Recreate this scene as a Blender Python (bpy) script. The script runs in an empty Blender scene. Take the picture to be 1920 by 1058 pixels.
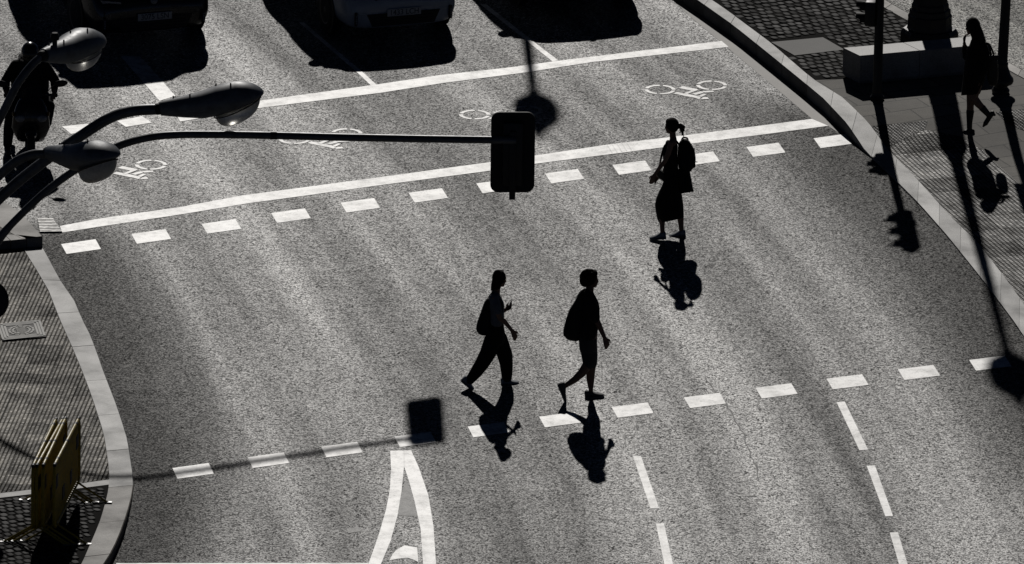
import bpy, bmesh, math, random
from mathutils import Vector, Matrix
random.seed(11)
R_ = math.radians
S = bpy.context.scene
COL = S.collection
# ------------------------------------------------------------------ camera
F = 18000.0; TH = R_(18); RO = 0.016; D = 129.5
fv = Vector((0, math.cos(TH), -math.sin(TH)))
_r = Vector((1, 0, 0)); _u = Vector((0, math.sin(TH), math.cos(TH)))
rv = _r*math.cos(RO) + _u*math.sin(RO)
uv = _u*math.cos(RO) - _r*math.sin(RO)
CAM = -fv*D
SC = F/D                                   # photo pixels per metre at the middle of the crossing
def ray(x, y): return fv + rv*((x-960)/F) - uv*((y-529)/F)
def P(x, y, z=0.0):
    d = ray(x, y); t = (z-CAM.z)/d.z
    return CAM + d*t
def P3(x, y, Y):
    d = ray(x, y); t = (Y-CAM.y)/d.y
    return CAM + d*t
cam = bpy.data.cameras.new('camera'); co = bpy.data.objects.new('camera', cam); COL.objects.link(co)
cam.sensor_width = 36; cam.lens = F/1920*36; cam.clip_start = 1; cam.clip_end = 5000
M = Matrix((rv, uv, -fv)).transposed().to_4x4(); M.translation = CAM
co.matrix_world = M
S.camera = co
# ------------------------------------------------------------------ light
EL = R_(28.5); AZ = R_(2.3)
SUNDIR = Vector((math.sin(AZ)*math.cos(EL), -math.cos(AZ)*math.cos(EL), -math.sin(EL)))   # way the light travels
w = bpy.data.worlds.new('World'); S.world = w; w.use_nodes = True
nt = w.node_tree
sky = nt.nodes.new('ShaderNodeTexSky'); sky.sky_type = 'NISHITA'; sky.sun_disc = False
sky.sun_elevation = EL; sky.sun_rotation = -AZ; sky.altitude = 1500; sky.air_density = 0.14; sky.dust_density = 0.0; sky.ozone_density = 1.0
bg = nt.nodes['Background']; bg.inputs['Strength'].default_value = 0.05
nt.links.new(sky.outputs[0], bg.inputs[0])
sl = bpy.data.lights.new('sun', 'SUN'); sl.energy = 5.0; sl.angle = R_(0.6); sl.color = (1.0, 0.968, 0.925)
so = bpy.data.objects.new('sun', sl); COL.objects.link(so); so.location = (0, 60, 60)
so.rotation_euler = SUNDIR.to_track_quat('-Z', 'Y').to_euler()
S.view_settings.view_transform = 'Standard'; S.view_settings.look = 'None'
S.view_settings.exposure = EXPOSURE = -1.62; S.view_settings.gamma = 1
# ------------------------------------------------------------------ materials
def nmat(name):
    m = bpy.data.materials.new(name); m.use_nodes = True
    return m, m.node_tree, m.node_tree.nodes['Principled BSDF']
def N(t, ty, **kw):
    n = t.nodes.new(ty)
    for k, v in kw.items():
        if k in n.inputs: n.inputs[k].default_value = v
        else: setattr(n, k, v)
    return n
def coords(t, rot=0.0, scale=(1, 1, 1)):
    g = N(t, 'ShaderNodeNewGeometry')
    mp = N(t, 'ShaderNodeMapping'); mp.inputs['Rotation'].default_value = (0, 0, rot); mp.inputs['Scale'].default_value = scale
    t.links.new(g.outputs['Position'], mp.inputs[0])
    return mp.outputs[0]
def ocoords(t):
    return N(t, 'ShaderNodeTexCoord').outputs['Object']
def noise(t, vec, scale, detail=3, rough=.55):
    n = N(t, 'ShaderNodeTexNoise'); n.inputs['Scale'].default_value = scale; n.inputs['Detail'].default_value = detail; n.inputs['Roughness'].default_value = rough
    t.links.new(vec, n.inputs['Vector']); return n.outputs['Fac']
def ramp(t, fac, stops):
    r = N(t, 'ShaderNodeValToRGB'); e = r.color_ramp.elements
    while len(e) < len(stops): e.new(.5)
    for k, (p, c) in enumerate(stops):
        e[k].position = p; e[k].color = c if len(c) == 4 else (*c, 1)
    t.links.new(fac, r.inputs[0]); return r.outputs[0]
def g(v): return (v, v, v)
def math_(t, op, a, b=None):
    n = N(t, 'ShaderNodeMath', operation=op)
    for k, v in ((0, a), (1, b)):
        if v is None: continue
        if isinstance(v, (int, float)): n.inputs[k].default_value = v
        else: t.links.new(v, n.inputs[k])
    return n.outputs[0]
def mix(t, fac, a, b, mode='MIX'):
    n = N(t, 'ShaderNodeMix', data_type='RGBA', blend_type=mode)
    for k, v in ((0, fac), (6, a), (7, b)):
        if isinstance(v, (int, float)): n.inputs[k].default_value = v
        elif isinstance(v, tuple): n.inputs[k].default_value = (*v, 1) if len(v) == 3 else v
        else: t.links.new(v, n.inputs[k])
    return n.outputs[2]
def bump(t, b, h, strength, dist):
    n = N(t, 'ShaderNodeBump'); n.inputs['Strength'].default_value = strength; n.inputs['Distance'].default_value = dist
    t.links.new(h, n.inputs['Height']); t.links.new(n.outputs[0], b.inputs['Normal']); return n
def simple(name, c, rough=.6, metal=0.0, var=.25, nscale=14, bumpd=0.0, spec=.5, coat=0.0):
    m, t, b = nmat(name)
    v = ocoords(t); n = noise(t, v, nscale, 4)
    t.links.new(ramp(t, n, [(.3, tuple(x*(1-var) for x in c)), (.7, tuple(min(1, x*(1+var)) for x in c))]), b.inputs['Base Color'])
    t.links.new(ramp(t, n, [(.3, g(max(0, rough-.07))), (.7, g(min(1, rough+.07)))]), b.inputs['Roughness'])
    b.inputs['Metallic'].default_value = metal; b.inputs['Specular IOR Level'].default_value = spec; b.inputs['Coat Weight'].default_value = coat
    if bumpd: bump(t, b, noise(t, v, nscale*6, 3), .6, bumpd)
    return m
def wear_mask(t, vec):
    """long streaks along the way the traffic runs; u is the distance across the bending lanes"""
    sp = N(t, 'ShaderNodeSeparateXYZ'); t.links.new(vec, sp.inputs[0])
    y2 = math_(t, 'MULTIPLY', sp.outputs[1], sp.outputs[1])
    u = math_(t, 'ADD', sp.outputs[0], math_(t, 'ADD', math_(t, 'MULTIPLY', sp.outputs[1], .24), math_(t, 'MULTIPLY', y2, .00625)))
    cb = N(t, 'ShaderNodeCombineXYZ')
    t.links.new(u, cb.inputs[0]); t.links.new(math_(t, 'MULTIPLY', sp.outputs[1], .045), cb.inputs[1])
    return u, cb.outputs[0]
def voro(t, vec, scale):
    n = N(t, 'ShaderNodeTexVoronoi'); n.inputs['Scale'].default_value = scale; t.links.new(vec, n.inputs['Vector'])
    sp = N(t, 'ShaderNodeSeparateColor'); t.links.new(n.outputs['Color'], sp.inputs[0]); return sp.outputs[0]
def asphalt(name, base, warm=1.0, spec=1.0, edge=False):
    m, t, b = nmat(name)
    v = coords(t)
    u, vl = wear_mask(t, v)
    streak = noise(t, vl, .8, 3, .5)
    thin = noise(t, vl, 3.2, 3, .6)
    blotch = noise(t, v, .8, 5, .7)
    chips = voro(t, v, 50); chips2 = voro(t, v, 92); clump = noise(t, v, 9, 3, .7)
    wear = math_(t, 'ADD', math_(t, 'ADD', math_(t, 'MULTIPLY', streak, .74), math_(t, 'MULTIPLY', thin, .10)), math_(t, 'MULTIPLY', blotch, .16))
    tone = ramp(t, wear, [(.34, g(.5)), (.46, g(.88)), (.56, g(1.25)), (.68, g(1.8))])
    gr = math_(t, 'ADD', math_(t, 'ADD', math_(t, 'MULTIPLY', chips, .52), math_(t, 'MULTIPLY', chips2, .36)), math_(t, 'MULTIPLY', clump, .12))
    grain = ramp(t, gr, [(.18, g(.03)), (.42, g(.4)), (.62, g(1.5)), (.85, g(6.0))])
    c = mix(t, 1.0, tone, grain, 'MULTIPLY')
    c = mix(t, 1.0, c, (base*1.02, base, base*.96*warm), 'MULTIPLY')
    if edge:   # strip along the kerbs that tyres never polish
        at = N(t, 'ShaderNodeAttribute'); at.attribute_name = 'unpolished'
        e = math_(t, 'MULTIPLY', at.outputs['Fac'], ramp(t, blotch, [(.3, g(.7)), (.7, g(1.0))]))
        c = mix(t, e, c, mix(t, 1.0, c, (.36, .35, .33), 'MULTIPLY'))
    t.links.new(c, b.inputs['Base Color'])
    ro = ramp(t, wear, [(.36, g(.66)), (.47, g(.585)), (.62, g(.505))])
    if edge: ro = mix(t, e, ro, (.74, .74, .74))
    t.links.new(ro, b.inputs['Roughness'])
    sp_ = ramp(t, gr, [(.24, g(.0)), (.44, g(.24*spec)), (.63, g(.78*spec)), (.82, g(1.0*spec))])
    if edge: sp_ = mix(t, e, sp_, mix(t, 1.0, sp_, (.40, .40, .40), 'MULTIPLY'))
    t.links.new(sp_, b.inputs['Specular IOR Level'])
    bump(t, b, math_(t, 'ADD', gr, math_(t, 'MULTIPLY', noise(t, v, 40, 2, .6), .5)), .8, .006)
    return m
def paint(name, c=.66, wear=0.0):
    m, t, b = nmat(name)
    v = coords(t)
    wearn = noise(t, v, 7, 6, .75); fine = noise(t, v, 40, 3, .8); dirt = noise(t, v, 2.2, 4, .6)
    k = math_(t, 'ADD', math_(t, 'MULTIPLY', wearn, .55), math_(t, 'MULTIPLY', fine, .45))
    col = mix(t, 1.0, ramp(t, dirt, [(.32, (c*.58, c*.57, c*.54)), (.6, (c, c*.99, c*.965))]), ramp(t, wearn, [(.36, g(.6)), (.56, g(1.08))]), 'MULTIPLY')
    col = mix(t, ramp(t, k, [(.38, g(.85)), (.46, g(wear))]), col, (.1, .1, .095))
    t.links.new(col, b.inputs['Base Color'])
    b.inputs['Roughness'].default_value = .48
    t.links.new(ramp(t, math_(t, 'ADD', math_(t, 'MULTIPLY', wearn, .5), math_(t, 'MULTIPLY', dirt, .5)), [(.36, g(.35)), (.56, g(.8))]), b.inputs['Specular IOR Level'])
    bump(t, b, fine, .5, .003)
    return m
def faded(name):
    m, t, b = nmat(name)
    v = coords(t)
    fine = noise(t, v, 40, 3, .8); w2 = noise(t, v, 9, 4, .7)
    k = math_(t, 'ADD', math_(t, 'MULTIPLY', w2, .5), math_(t, 'MULTIPLY', fine, .5))
    t.links.new(mix(t, ramp(t, k, [(.44, g(1.)), (.58, g(0.))]), (.42, .415, .40), (.07, .07, .067)), b.inputs['Base Color'])
    b.inputs['Roughness'].default_value = .6; bump(t, b, fine, .7, .004)
    return m
def stone(name, c, spec=.35, rough=.7, grain=60, each=0.0):
    m, t, b = nmat(name)
    v = coords(t)
    big = noise(t, v, 1.6, 5, .62); f = noise(t, v, grain, 3, .7)
    a = ramp(t, big, [(.3, tuple(x*.62 for x in c)), (.5, c), (.7, tuple(x*1.28 for x in c))])
    a = mix(t, 1.0, a, ramp(t, f, [(.35, g(.7)), (.65, g(1.3))]), 'MULTIPLY')
    if each:   # every stone its own tone
        rn = N(t, 'ShaderNodeNewGeometry').outputs['Random Per Island']; tn = ramp(t, rn, [(0, g(1-each)), (1, g(1+each))])
        a = mix(t, 1.0, a, tn, 'MULTIPLY')
        t.links.new(mix(t, 1.0, mix(t, 1.0, tn, ramp(t, big, [(.35, g(.45)), (.65, g(1.2))]), 'MULTIPLY'), g(spec), 'MULTIPLY'), b.inputs['Specular IOR Level'])
    else: b.inputs['Specular IOR Level'].default_value = spec
    t.links.new(a, b.inputs['Base Color']); b.inputs['Roughness'].default_value = rough
    bump(t, b, f, .6, .003)
    return m
def slabs(name, c, rot, w_, h_, mortar=.012, dark=.25):
    m, t, b = nmat(name)
    v = coords(t, rot)
    br = N(t, 'ShaderNodeTexBrick'); t.links.new(v, br.inputs['Vector'])
    br.offset = .5; br.inputs['Scale'].default_value = 1; br.inputs['Mortar Size'].default_value = mortar; br.inputs['Mortar Smooth'].default_value = .2
    br.inputs['Brick Width'].default_value = w_; br.inputs['Row Height'].default_value = h_; br.inputs['Bias'].default_value = 0
    br.inputs['Color1'].default_value = (*[x*.78 for x in c], 1); br.inputs['Color2'].default_value = (*[x*1.2 for x in c], 1); br.inputs['Mortar'].default_value = (*[x*dark for x in c], 1)
    gv = coords(t)
    big = noise(t, gv, 1.3, 5, .65); f = noise(t, gv, 70, 3, .75)
    a = mix(t, 1.0, br.outputs['Color'], ramp(t, big, [(.3, g(.62)), (.7, g(1.35))]), 'MULTIPLY')
    a = mix(t, 1.0, a, ramp(t, f, [(.35, g(.62)), (.65, g(1.4))]), 'MULTIPLY')
    t.links.new(a, b.inputs['Base Color']); b.inputs['Roughness'].default_value = .75; b.inputs['Specular IOR Level'].default_value = .3
    h = math_(t, 'ADD', math_(t, 'MULTIPLY', br.outputs['Fac'], -1.0), math_(t, 'MULTIPLY', f, .25))
    bump(t, b, h, .7, .006)
    return m
def tactile(name, c, rot, pw, ph, tile):
    """paving with small raised studs, laid in square tiles of uneven tone"""
    m, t, b = nmat(name)
    v = coords(t, rot)
    br = N(t, 'ShaderNodeTexBrick'); t.links.new(v, br.inputs['Vector']); br.offset = 0.0; br.offset_frequency = 1
    br.inputs['Scale'].default_value = 1; br.inputs['Mortar Size'].default_value = min(pw, ph)*.23; br.inputs['Mortar Smooth'].default_value = .35
    br.inputs['Brick Width'].default_value = pw; br.inputs['Row Height'].default_value = ph
    br.inputs['Color1'].default_value = (.45, .45, .45, 1); br.inputs['Color2'].default_value = (1.7, 1.66, 1.55, 1); br.inputs['Mortar'].default_value = (.36, .355, .335, 1)
    tl = N(t, 'ShaderNodeTexBrick'); t.links.new(v, tl.inputs['Vector']); tl.offset = 0.0
    tl.inputs['Scale'].default_value = 1; tl.inputs['Mortar Size'].default_value = .008; tl.inputs['Brick Width'].default_value = tile; tl.inputs['Row Height'].default_value = tile
    tl.inputs['Color1'].default_value = (*[x*.42 for x in c], 1); tl.inputs['Color2'].default_value = (c[0]*1.5, c[1]*1.5, c[2]*1.6, 1); tl.inputs['Mortar'].default_value = (*[x*.3 for x in c], 1)
    gv = coords(t)
    big = noise(t, gv, 2.0, 5, .65); f = noise(t, gv, 60, 3, .75)
    a = mix(t, 1.0, br.outputs['Color'], tl.outputs['Color'], 'MULTIPLY')
    a = mix(t, 1.0, a, ramp(t, big, [(.36, (.5, .46, .40)), (.5, g(.9)), (.64, (1.5, 1.48, 1.42))]), 'MULTIPLY')
    a = mix(t, 1.0, a, ramp(t, f, [(.35, g(.6)), (.65, g(1.5))]), 'MULTIPLY')
    t.links.new(a, b.inputs['Base Color']); b.inputs['Roughness'].default_value = .6
    sq = mix(t, 1.0, mix(t, 1.0, a, ramp(t, br.outputs['Fac'], [(.2, g(1.0)), (.8, g(.12))]), 'MULTIPLY'), g(3.4), 'MULTIPLY'); t.links.new(sq, b.inputs['Specular IOR Level'])
    bump(t, b, math_(t, 'MULTIPLY', br.outputs['Fac'], -1.0), .9, .006)
    return m
MT = {}
MT['asphalt'] = asphalt('asphalt', .085, edge=True)
MT['asphalt_side'] = asphalt('side_street_asphalt', .08, .8, .45)
MT['soil'] = stone('ground', (.06, .058, .052))
MT['paint'] = paint('white_road_paint'); MT['faded'] = faded('worn_road_paint'); MT['scuff'] = paint('scuffed_paint', .42)
MT['kerb'] = stone('kerb_granite', (.20, .197, .185), .5, .56, each=.28); MT['kerb_dull'] = stone('kerb_granite_dull', (.2, .18, .15), .45, .6, each=.25); MT['gutter'] = stone('gutter_concrete', (.16, .14, .115), .4, .6, grain=26)
MT['bench'] = stone('bench_stone', (.26, .255, .245), .5, .56)
MT['slab'] = slabs('pavement_slabs', (.155, .143, .122), R_(-25), .62, .42)
MT['sett'] = stone('sett_stone', (.03, .029, .028), .09, .7, grain=40, each=.6)
MT['sett_bed'] = stone('sett_joint', (.012, .011, .010), .03, .9)
MT['tact_right'] = tactile('tactile_paving', (.15, .146, .132), R_(-17), .062, .058, .6)
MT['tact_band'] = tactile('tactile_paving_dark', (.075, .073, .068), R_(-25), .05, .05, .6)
MT['tact_left'] = tactile('studded_paving', (.14, .117, .072), R_(5), .053, .051, .40)
MT['cover'] = slabs('cast_iron', (.16, .155, .135), R_(-28), .5, .05, .014, .2)
MT['cover_slab'] = stone('concrete_cover', (.085, .082, .075))
MT['iron'] = simple('black_iron', (.012, .012, .013), .55, 0.0, .3, 20, .001)
MT['post'] = simple('dark_post_paint', (.011, .012, .014), .5, 0.0, .3, 9)
MT['steel'] = simple('grey_lamp_paint', (.11, .122, .14), .5, .05, .3, 9, .0006)
MT['steel2'] = simple('galvanised_tube', (.09, .096, .105), .4, .3, .3, 11)
MT['rubber'] = simple('rubber', (.01, .01, .01), .8)
MT['board'] = simple('matt_black_board', (.008, .008, .009), .7, 0, .2, 6)
MT['bright'] = simple('scratched_alloy', (.2, .2, .2), .45, .6)
MT['rust'] = simple('dirty_metal', (.06, .05, .04), .6, .3, .5, 20)
def glassy(name, c, rough=.12, trans=.0):
    m, t, b = nmat(name)
    n = noise(t, ocoords(t), 30, 3)
    t.links.new(ramp(t, n, [(.3, tuple(x*.8 for x in c)), (.7, tuple(x*1.2 for x in c))]), b.inputs['Base Color'])
    b.inputs['Roughness'].default_value = rough; b.inputs['Transmission Weight'].default_value = trans; b.inputs['IOR'].default_value = 1.5
    bump(t, b, n, .3, .004)
    return m
MT['lens'] = glassy('prismatic_bowl', (.75, .74, .7), .28, .45)
MT['glass'] = glassy('tinted_glass', (.012, .014, .016), .08)
MT['lampglass'] = glassy('headlamp', (.25, .26, .28), .15)
MT['lantern_glass'] = glassy('lantern_glass', (.6, .58, .5), .3)
MT['red'] = glassy('red_lens', (.12, .01, .01), .3); MT['amber'] = glassy('amber_lens', (.14, .07, .01), .3); MT['green'] = glassy('green_lens', (.01, .1, .05), .3)
MT['car_black'] = simple('black_car_paint', (.006, .006, .007), .28, 0, .1, 3, 0, .5, .5)
MT['car_white'] = simple('pearl_car_paint', (.34, .38, .44), .35, 0, .05, 3, 0, .5, .3)
MT['car_dark'] = simple('dark_car_paint', (.008, .009, .011), .3, 0, .1, 3, 0, .5, .5)
MT['trim'] = simple('black_trim', (.007, .007, .007), .6)
MT['plate'] = simple('plate_white', (.45, .45, .45), .5, 0, .05)
MT['ink'] = simple('plate_ink', (.01, .01, .01), .6)
MT['alloy'] = simple('alloy_rim', (.12, .12, .125), .4, .6)
MT['skin'] = simple('skin', (.22, .13, .09), .6, 0, .1, 30)
MT['skin_dark'] = simple('tanned_skin', (.11, .06, .042), .6, 0, .1, 30)
MT['hair'] = simple('dark_hair', (.012, .008, .006), .85, 0, .4, 60, .004, .12)
MT['eye'] = simple('eye', (.3, .3, .3), .3)
MT['lilac'] = simple('grey_cotton', (.10, .115, .14), .9, 0, .2, 12, .002)
MT['blackcloth'] = simple('black_cloth', (.008, .008, .009), .9, 0, .3, 12, .002, .2)
MT['navy'] = simple('navy_cloth', (.009, .010, .014), .9, 0, .3, 12, .002, .2)
MT['slate'] = simple('slate_cloth', (.022, .025, .03), .9, 0, .3, 12, .002)
MT['shoe'] = simple('pale_trainer', (.22, .24, .27), .7, 0, .2, 25, .001)
MT['shoe_dark'] = simple('dark_trainer', (.045, .045, .05), .7, 0, .2, 25, .001)
MT['sole'] = simple('shoe_sole', (.15, .15, .15), .7)
MT['leather'] = simple('black_leather', (.01, .009, .008), .5, 0, .3, 30, .001)
MT['pack'] = simple('backpack_nylon', (.011, .012, .014), .8, 0, .3, 30, .002, .2)
MT['amberframe'] = simple('amber_frame', (.35, .2, .04), .3)
MT['yellow'] = simple('yellow_barrier_paint', (.36, .26, .012), .5, 0, .3, 18, .0008)
MT['sticker'] = simple('black_band', (.012, .012, .013), .6)
MT['helmet'] = simple('black_helmet', (.012, .012, .013), .22, 0, .1, 5)
MT['litter'] = simple('litter', (.5, .49, .46), .8)
# ------------------------------------------------------------------ mesh helpers
def wloc(o):
    v = Vector((0, 0, 0))
    while o is not None: v += o.location; o = o.parent
    return v
def link(o, parent=None):
    COL.objects.link(o)
    if parent is not None: o.parent = parent
    return o
def tag(o, label=None, cat=None, group=None, kind=None):
    for k, v in (('label', label), ('category', cat), ('group', group), ('kind', kind)):
        if v: o[k] = v
    return o
def thing(name, label, cat, loc=(0, 0, 0), group=None):
    o = bpy.data.objects.new(name, None); o.empty_display_size = .1; link(o); o.location = loc
    return tag(o, label, cat, group)
def perp(d):
    a = Vector((0, 0, 1)) if abs(d.z) < .9 else Vector((1, 0, 0))
    x = d.cross(a).normalized(); return x, d.cross(x).normalized()
class MB:
    def __init__(s): s.v = []; s.f = []
    def add(s, vs, fs):
        k = len(s.v); s.v += [Vector(q) for q in vs]; s.f += [tuple(i+k for i in q) for q in fs]; return s
    def box(s, c, size, rot=None, taper=1.0, bev=0.0):
        c = Vector(c); sx, sy, sz = [q/2 for q in size]
        if bev <= 0:
            vs = [(-sx, -sy, -sz), (sx, -sy, -sz), (sx, sy, -sz), (-sx, sy, -sz), (-sx*taper, -sy*taper, sz), (sx*taper, -sy*taper, sz), (sx*taper, sy*taper, sz), (-sx*taper, sy*taper, sz)]
            fs = [(3, 2, 1, 0), (4, 5, 6, 7), (0, 1, 5, 4), (1, 2, 6, 5), (2, 3, 7, 6), (3, 0, 4, 7)]
        else:
            bm = bmesh.new(); bmesh.ops.create_cube(bm, size=1)
            for q in bm.verts: q.co = Vector((q.co.x*2*sx*(taper if q.co.z > 0 else 1), q.co.y*2*sy*(taper if q.co.z > 0 else 1), q.co.z*2*sz))
            bmesh.ops.bevel(bm, geom=bm.edges[:], offset=bev, segments=2, affect='EDGES', profile=.5)
            bm.verts.index_update(); vs = [q.co.copy() for q in bm.verts]; fs = [[q.index for q in p.verts] for p in bm.faces]; bm.free()
        vs = [(rot @ Vector(q) if rot else Vector(q)) + c for q in vs]
        return s.add(vs, fs)
    def tube(s, pts, r, n=12, cap=True):
        pts = [Vector(p) for p in pts]
        rs = r if isinstance(r, (list, tuple)) else [r]*len(pts)
        vs = []; fs = []; up = None
        for i, p in enumerate(pts):
            d = (pts[min(i+1, len(pts)-1)] - pts[max(i-1, 0)]).normalized()
            if up is None: x, y = perp(d)
            else:
                x = (up - d*up.dot(d)); x = x.normalized() if x.length > 1e-6 else perp(d)[0]; y = d.cross(x)
            up = x
            for k in range(n):
                a = 2*math.pi*k/n; vs.append(p + (x*math.cos(a) + y*math.sin(a))*rs[i])
        for i in range(len(pts)-1):
            for k in range(n):
                a = i*n+k; b2 = i*n+(k+1) % n; fs.append((a, b2, b2+n, a+n))
        if cap: fs.append(tuple(range(n))[::-1]); fs.append(tuple((len(pts)-1)*n+k for k in range(n)))
        return s.add(vs, fs)
    def lathe(s, prof, base, n=20, axis=None):
        base = Vector(base); ax = Vector(axis).normalized() if axis else Vector((0, 0, 1)); x, y = (Vector((1, 0, 0)), Vector((0, 1, 0))) if not axis else perp(ax)
        vs = []; fs = []
        for (r, z) in prof:
            for k in range(n):
                a = 2*math.pi*k/n; vs.append(base + ax*z + (x*math.cos(a)+y*math.sin(a))*max(r, 1e-4))
        for i in range(len(prof)-1):
            for k in range(n):
                a = i*n+k; b2 = i*n+(k+1) % n; fs.append((a, b2, b2+n, a+n))
        fs.append(tuple(range(n))[::-1]); fs.append(tuple((len(prof)-1)*n+k for k in range(n)))
        return s.add(vs, fs)
    def loft(s, rings, cap=True):
        n = len(rings[0]); vs = [q for r in rings for q in r]; fs = []
        for i in range(len(rings)-1):
            for k in range(n):
                a = i*n+k; b2 = i*n+(k+1) % n; fs.append((a, b2, b2+n, a+n))
        if cap: fs.append(tuple(range(n))[::-1]); fs.append(tuple((len(rings)-1)*n+k for k in range(n)))
        return s.add(vs, fs)
    def prism(s, poly, off):
        n = len(poly); off = Vector(off); poly = [Vector(q) for q in poly]
        return s.add(poly + [q+off for q in poly], [tuple(range(n))[::-1], tuple(range(n, 2*n))] + [(k, (k+1) % n, n+(k+1) % n, n+k) for k in range(n)])
    def cap(s, p0, p1, r0, r1, n=12, m=4):
        p0, p1 = Vector(p0), Vector(p1); d = p1-p0; L = d.length
        d = d.normalized() if L > 1e-6 else Vector((0, 0, 1)); x, y = perp(d); prof = []
        for i in range(m+1): a = math.pi/2*(1-i/m); prof.append((r0*math.cos(a), -r0*math.sin(a)))
        for i in range(m+1): a = math.pi/2*(i/m); prof.append((r1*math.cos(a), L+r1*math.sin(a)))
        return s.lathe_dir(prof, p0, d, x, y, n)
    def lathe_dir(s, prof, base, d, x, y, n):
        vs = []; fs = []
        for (r, z) in prof:
            for k in range(n):
                a = 2*math.pi*k/n; vs.append(base + d*z + (x*math.cos(a)+y*math.sin(a))*max(r, 1e-5))
        for i in range(len(prof)-1):
            for k in range(n):
                a = i*n+k; b2 = i*n+(k+1) % n; fs.append((a, b2, b2+n, a+n))
        fs.append(tuple(range(n))[::-1]); fs.append(tuple((len(prof)-1)*n+k for k in range(n)))
        return s.add(vs, fs)
    def chain(s, pts, rs):
        for i in range(len(pts)-1): s.cap(pts[i], pts[i+1], rs[i], rs[i+1])
        return s
    def ell(s, c, rad, rot=None, n=16, m=10):
        c = Vector(c); vs = []; fs = []
        for i in range(m+1):
            th = math.pi*i/m
            for k in range(n):
                a = 2*math.pi*k/n
                q = Vector((rad[0]*math.sin(th)*math.cos(a), rad[1]*math.sin(th)*math.sin(a), rad[2]*math.cos(th)))
                if i in (0, m): q = Vector((1e-5*math.cos(a), 1e-5*math.sin(a), rad[2]*math.cos(th)))
                vs.append(c + (rot @ q if rot else q))
        for i in range(m):
            for k in range(n):
                a = i*n+k; b2 = i*n+(k+1) % n; fs.append((a, a+n, b2+n, b2))
        fs.append(tuple(range(n))); fs.append(tuple(m*n+k for k in range(n))[::-1])
        return s.add(vs, fs)
    def obj(s, name, mat, parent=None, smooth=35, voxel=None, soften=4, sub=0):
        me = bpy.data.meshes.new(name); off = wloc(parent) if parent is not None else Vector((0, 0, 0))
        base = Vector((0, 0, 0))
        if parent is None:
            base = Vector((sum(q.x for q in s.v)/len(s.v), sum(q.y for q in s.v)/len(s.v), min(q.z for q in s.v)))
            off = base
        me.from_pydata([q-off for q in s.v], [], s.f)
        bm = bmesh.new(); bm.from_mesh(me); bmesh.ops.recalc_face_normals(bm, faces=bm.faces); bm.to_mesh(me); bm.free()
        if smooth:
            me.polygons.foreach_set('use_smooth', [True]*len(me.polygons))
            if not voxel: me.set_sharp_from_angle(angle=R_(smooth))
        me.materials.append(mat if not isinstance(mat, str) else MT[mat])
        o = bpy.data.objects.new(name, me); link(o, parent); o.location = base
        if voxel:
            rm = o.modifiers.new('remesh', 'REMESH'); rm.mode = 'VOXEL'; rm.voxel_size = voxel; rm.use_smooth_shade = True
            sm = o.modifiers.new('smooth', 'SMOOTH'); sm.factor = .5; sm.iterations = soften
        if sub: o.modifiers.new('sub', 'SUBSURF').render_levels = sub
        return o
def structure(o): o['kind'] = 'structure'; return o
# ------------------------------------------------------------------ ground, sheets
def fill(poly3, name, mat, cuts=None, zf=None, thick=0.0):
    bm = bmesh.new(); vs = [bm.verts.new(q) for q in poly3]; bm.faces.new(vs)
    bmesh.ops.triangulate(bm, faces=bm.faces[:])
    if cuts:
        for yc in cuts:
            bmesh.ops.bisect_plane(bm, geom=bm.verts[:]+bm.edges[:]+bm.faces[:], plane_co=(0, yc, 0), plane_no=(0, 1, 0))
    bmesh.ops.recalc_face_normals(bm, faces=bm.faces)
    for q in bm.faces:
        if q.normal.z < 0: q.normal_flip()
    if zf:
        for q in bm.verts: q.co.z += zf(q.co)
    if thick:
        r = bmesh.ops.extrude_face_region(bm, geom=bm.faces[:])
        for q in r['geom']:
            if isinstance(q, bmesh.types.BMVert): q.co.z -= thick
        bmesh.ops.recalc_face_normals(bm, faces=bm.faces)
    me = bpy.data.meshes.new(name); bm.to_mesh(me); bm.free(); me.materials.append(MT[mat])
    o = bpy.data.objects.new(name, me); link(o); return structure(o)
def sheet(px, name, mat, z=.004, **k): return fill([P(x, y, z) for x, y in px], name, mat, **k)
def rect(x0, y0, x1, y1, z): return [Vector((x0, y0, z)), Vector((x1, y0, z)), Vector((x1, y1, z)), Vector((x0, y1, z))]
fill(rect(-2500, -2500, 2500, 2500, -.06), 'ground', 'soil')
# markings ---------------------------------------------------------
def mark(px, name='road_marking', mat='paint', z=.004):
    return sheet(px, name, mat, z)
mark([(112,424),(180,411),(340,388),(451,367),(640,342),(700,334),(920,304),(1015,290),(1141,271),(1300,252),(1432,235),(1522,223),(1553,236),(1432,252),(1300,269),(1169,286),(1005,307),(920,320),(700,349),(586,365),(467,381),(340,402),(180,426),(117,436)], 'stop_line')
mark([(330,215),(487,189),(572,177),(696,160),(824,141),(960,126),(1048,114),(1196,96),(1353,77),(1366,88),(1251,101),(1114,116),(977,137),(829,156),(714,174),(594,189),(484,203),(338,228)], 'stop_line')
mark([(116,237),(164,232),(184,244),(133,251)]); mark([(219,227),(266,218),(285,230),(236,238)])
mark([(225,105),(262,105),(329,180),(299,189)], 'lane_line')
mark([(560,42),(570,42),(683,138),(706,159),(695,160),(672,138)], 'lane_line', z=.0035)
mark([(900,8),(912,8),(1004,81),(1047,113.4),(1036,115.5),(993,81)], 'lane_line', z=.0035)
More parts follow.
